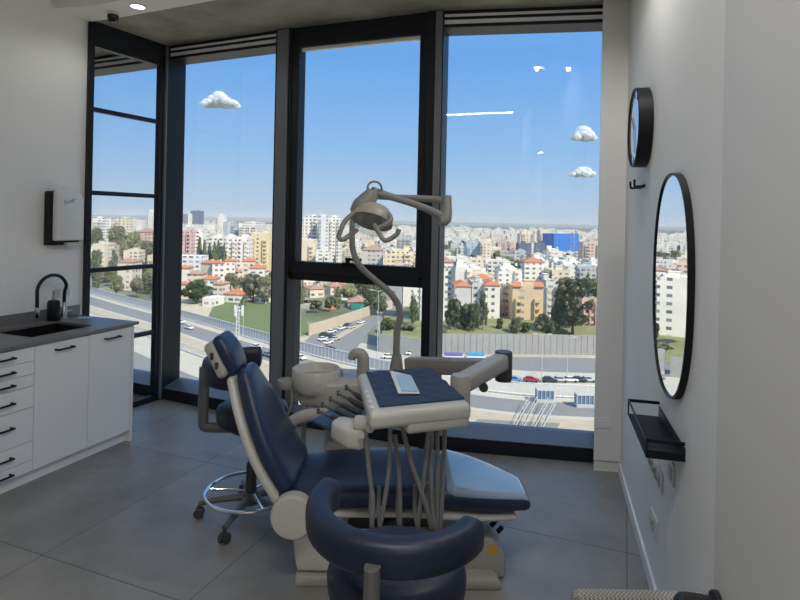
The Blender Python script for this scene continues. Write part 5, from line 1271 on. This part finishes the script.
# ---- clouds
def cloud_mat():
    m = bpy.data.materials.new('cloud'); m.use_nodes = True; nt = m.node_tree; N = nt.nodes; b = N['Principled BSDF']; b.inputs['Base Color'].default_value = (.95, .95, .96, 1); b.inputs['Roughness'].default_value = 1; b.inputs['Specular IOR Level'].default_value = 0
    o = N['Material Output']; mx = N.new('ShaderNodeMixShader'); t = N.new('ShaderNodeBsdfTransparent'); lw_ = N.new('ShaderNodeLayerWeight'); lw_.inputs[0].default_value = .5
    tr = N.new('ShaderNodeBsdfTranslucent'); tr.inputs[0].default_value = (1, 1, 1, 1); m2 = N.new('ShaderNodeMixShader'); m2.inputs[0].default_value = .55
    r_ = ramp(nt, [(.35, (.85, .85, .85, 1)), (.95, (0, 0, 0, 1))]); nt.links.new(lw_.outputs['Facing'], r_.inputs[0])
    nt.links.new(b.outputs[0], m2.inputs[1]); nt.links.new(tr.outputs[0], m2.inputs[2]); nt.links.new(r_.outputs[0], mx.inputs[0]); nt.links.new(t.outputs[0], mx.inputs[1]); nt.links.new(m2.outputs[0], mx.inputs[2]); nt.links.new(mx.outputs[0], o.inputs['Surface'])
    return m
CLOUD = cloud_mat(); CLD = 4200
for (cx_, cy_, w_, h_, lb, sd) in ((221, 100.5, 42, 15, 'small white cloud in the left pane', 1), (584, 134, 24, 15, 'small white cloud, upper one at the right window edge', 2), (583, 171.5, 27, 11, 'small white cloud, lower one at the right window edge', 3), (541, 68, 8, 3, 'faint tiny cloud wisp high in the right pane', 4)):
    rg = random.Random(sd); m = MB(); t = bmesh.new(); S_ = CLD / FPX
    for k in range(60):
        u = rg.uniform(-1, 1); v = rg.random() * (1 - abs(u) ** 1.5); c = at(cx_, cy_, CLD) + Vector((u * w_ * .42 * S_, rg.uniform(-.2, .2) * w_ * S_, (v * .62 - .32) * h_ * S_)); r_ = h_ * S_ * rg.uniform(.17, .30) * (1.15 - abs(u) * .6)
        bmesh.ops.create_icosphere(t, subdivisions=2, radius=1, matrix=Matrix.Translation(c) @ Matrix.Diagonal((r_ * 1.5, r_ * 1.5, r_, 1)))
    m._add(t); tag(m.build('cloud', CLOUD, ang=180), lb, 'cloud', 'small fair-weather clouds')

# ------------------------------------------------------------------ sky, sun, lamps, camera
w = bpy.data.worlds.new('sky'); sc.world = w; w.use_nodes = True; nt = w.node_tree; nt.nodes.clear()
o = nt.nodes.new('ShaderNodeOutputWorld'); bg = nt.nodes.new('ShaderNodeBackground'); tc = nt.nodes.new('ShaderNodeTexCoord'); sp = nt.nodes.new('ShaderNodeSeparateXYZ')
nt.links.new(tc.outputs['Generated'], sp.inputs[0])
r = ramp(nt, [(0.0, S(190, 209, 226)), (.035, S(180, 207, 234)), (.12, S(148, 194, 240)), (.27, S(112, 172, 240)), (.36, S(122, 180, 243)), (.55, S(165, 204, 248)), (1.0, S(140, 188, 245))])
nt.links.new(sp.outputs['Z'], r.inputs[0]); nt.links.new(r.outputs[0], bg.inputs[0]); bg.inputs[1].default_value = 1.0; nt.links.new(bg.outputs[0], o.inputs[0])
def light(name, kind, loc, energy, color, rot=(0, 0, 0), **k):
    l = bpy.data.lights.new(name, kind); l.energy = energy; l.color = color
    for a, v in k.items(): setattr(l, a, v)
    ob = bpy.data.objects.new(name, l); ob.location = loc; ob.rotation_euler = rot; col.objects.link(ob); return ob
light('sun', 'SUN', (0, -20, 60), 5.2, (1, .92, .78), (R(46), 0, R(42)), angle=R(.6))
light('linear_lamp_light', 'AREA', (-.155, .60, 3.235), 22, (1, .97, .93), (0, 0, 0), shape='RECTANGLE', size=.95, size_y=.05)
light('linear_lamp_light', 'AREA', (.84, -1.3, 3.235), 30, (1, .97, .93), (0, 0, 0), shape='RECTANGLE', size=.32, size_y=.05)
light('linear_lamp_light', 'AREA', (.545, -4.15, 3.235), 30, (1, .97, .93), (0, 0, 0), shape='RECTANGLE', size=.63, size_y=.05)
for (x, y, z, e) in ((-1.98, 4.27, CH - .03, 7), (.84, 2.66, CH + .03, 19), (1.15, 2.56, CH + .03, 13)):
    light('downlight_lamp', 'SPOT', (x, y, z), e, (1, .98, .95), (0, 0, 0), spot_size=R(160), spot_blend=.5, shadow_soft_size=.025)
cd = bpy.data.cameras.new('camera'); cam = bpy.data.objects.new('camera', cd); col.objects.link(cam)
cd.sensor_width = 36; cd.lens = FPX * 36 / 800; cd.shift_y = -(300 - CY) / 800; cd.clip_start = .05; cd.clip_end = 60000
cam.matrix_world = Matrix(((cR, -sR, 0, 0), (0, 0, -1, 0), (sR, cR, 0, EYE), (0, 0, 0, 1)))
sc.camera = cam
vs = sc.view_settings; vs.view_transform = 'Standard'; vs.look = 'None'; vs.gamma = 1; vs.use_curve_mapping = False; vs.exposure = 0

sc.cycles.max_bounces = 16; sc.cycles.diffuse_bounces = 10; sc.cycles.transparent_max_bounces = 24
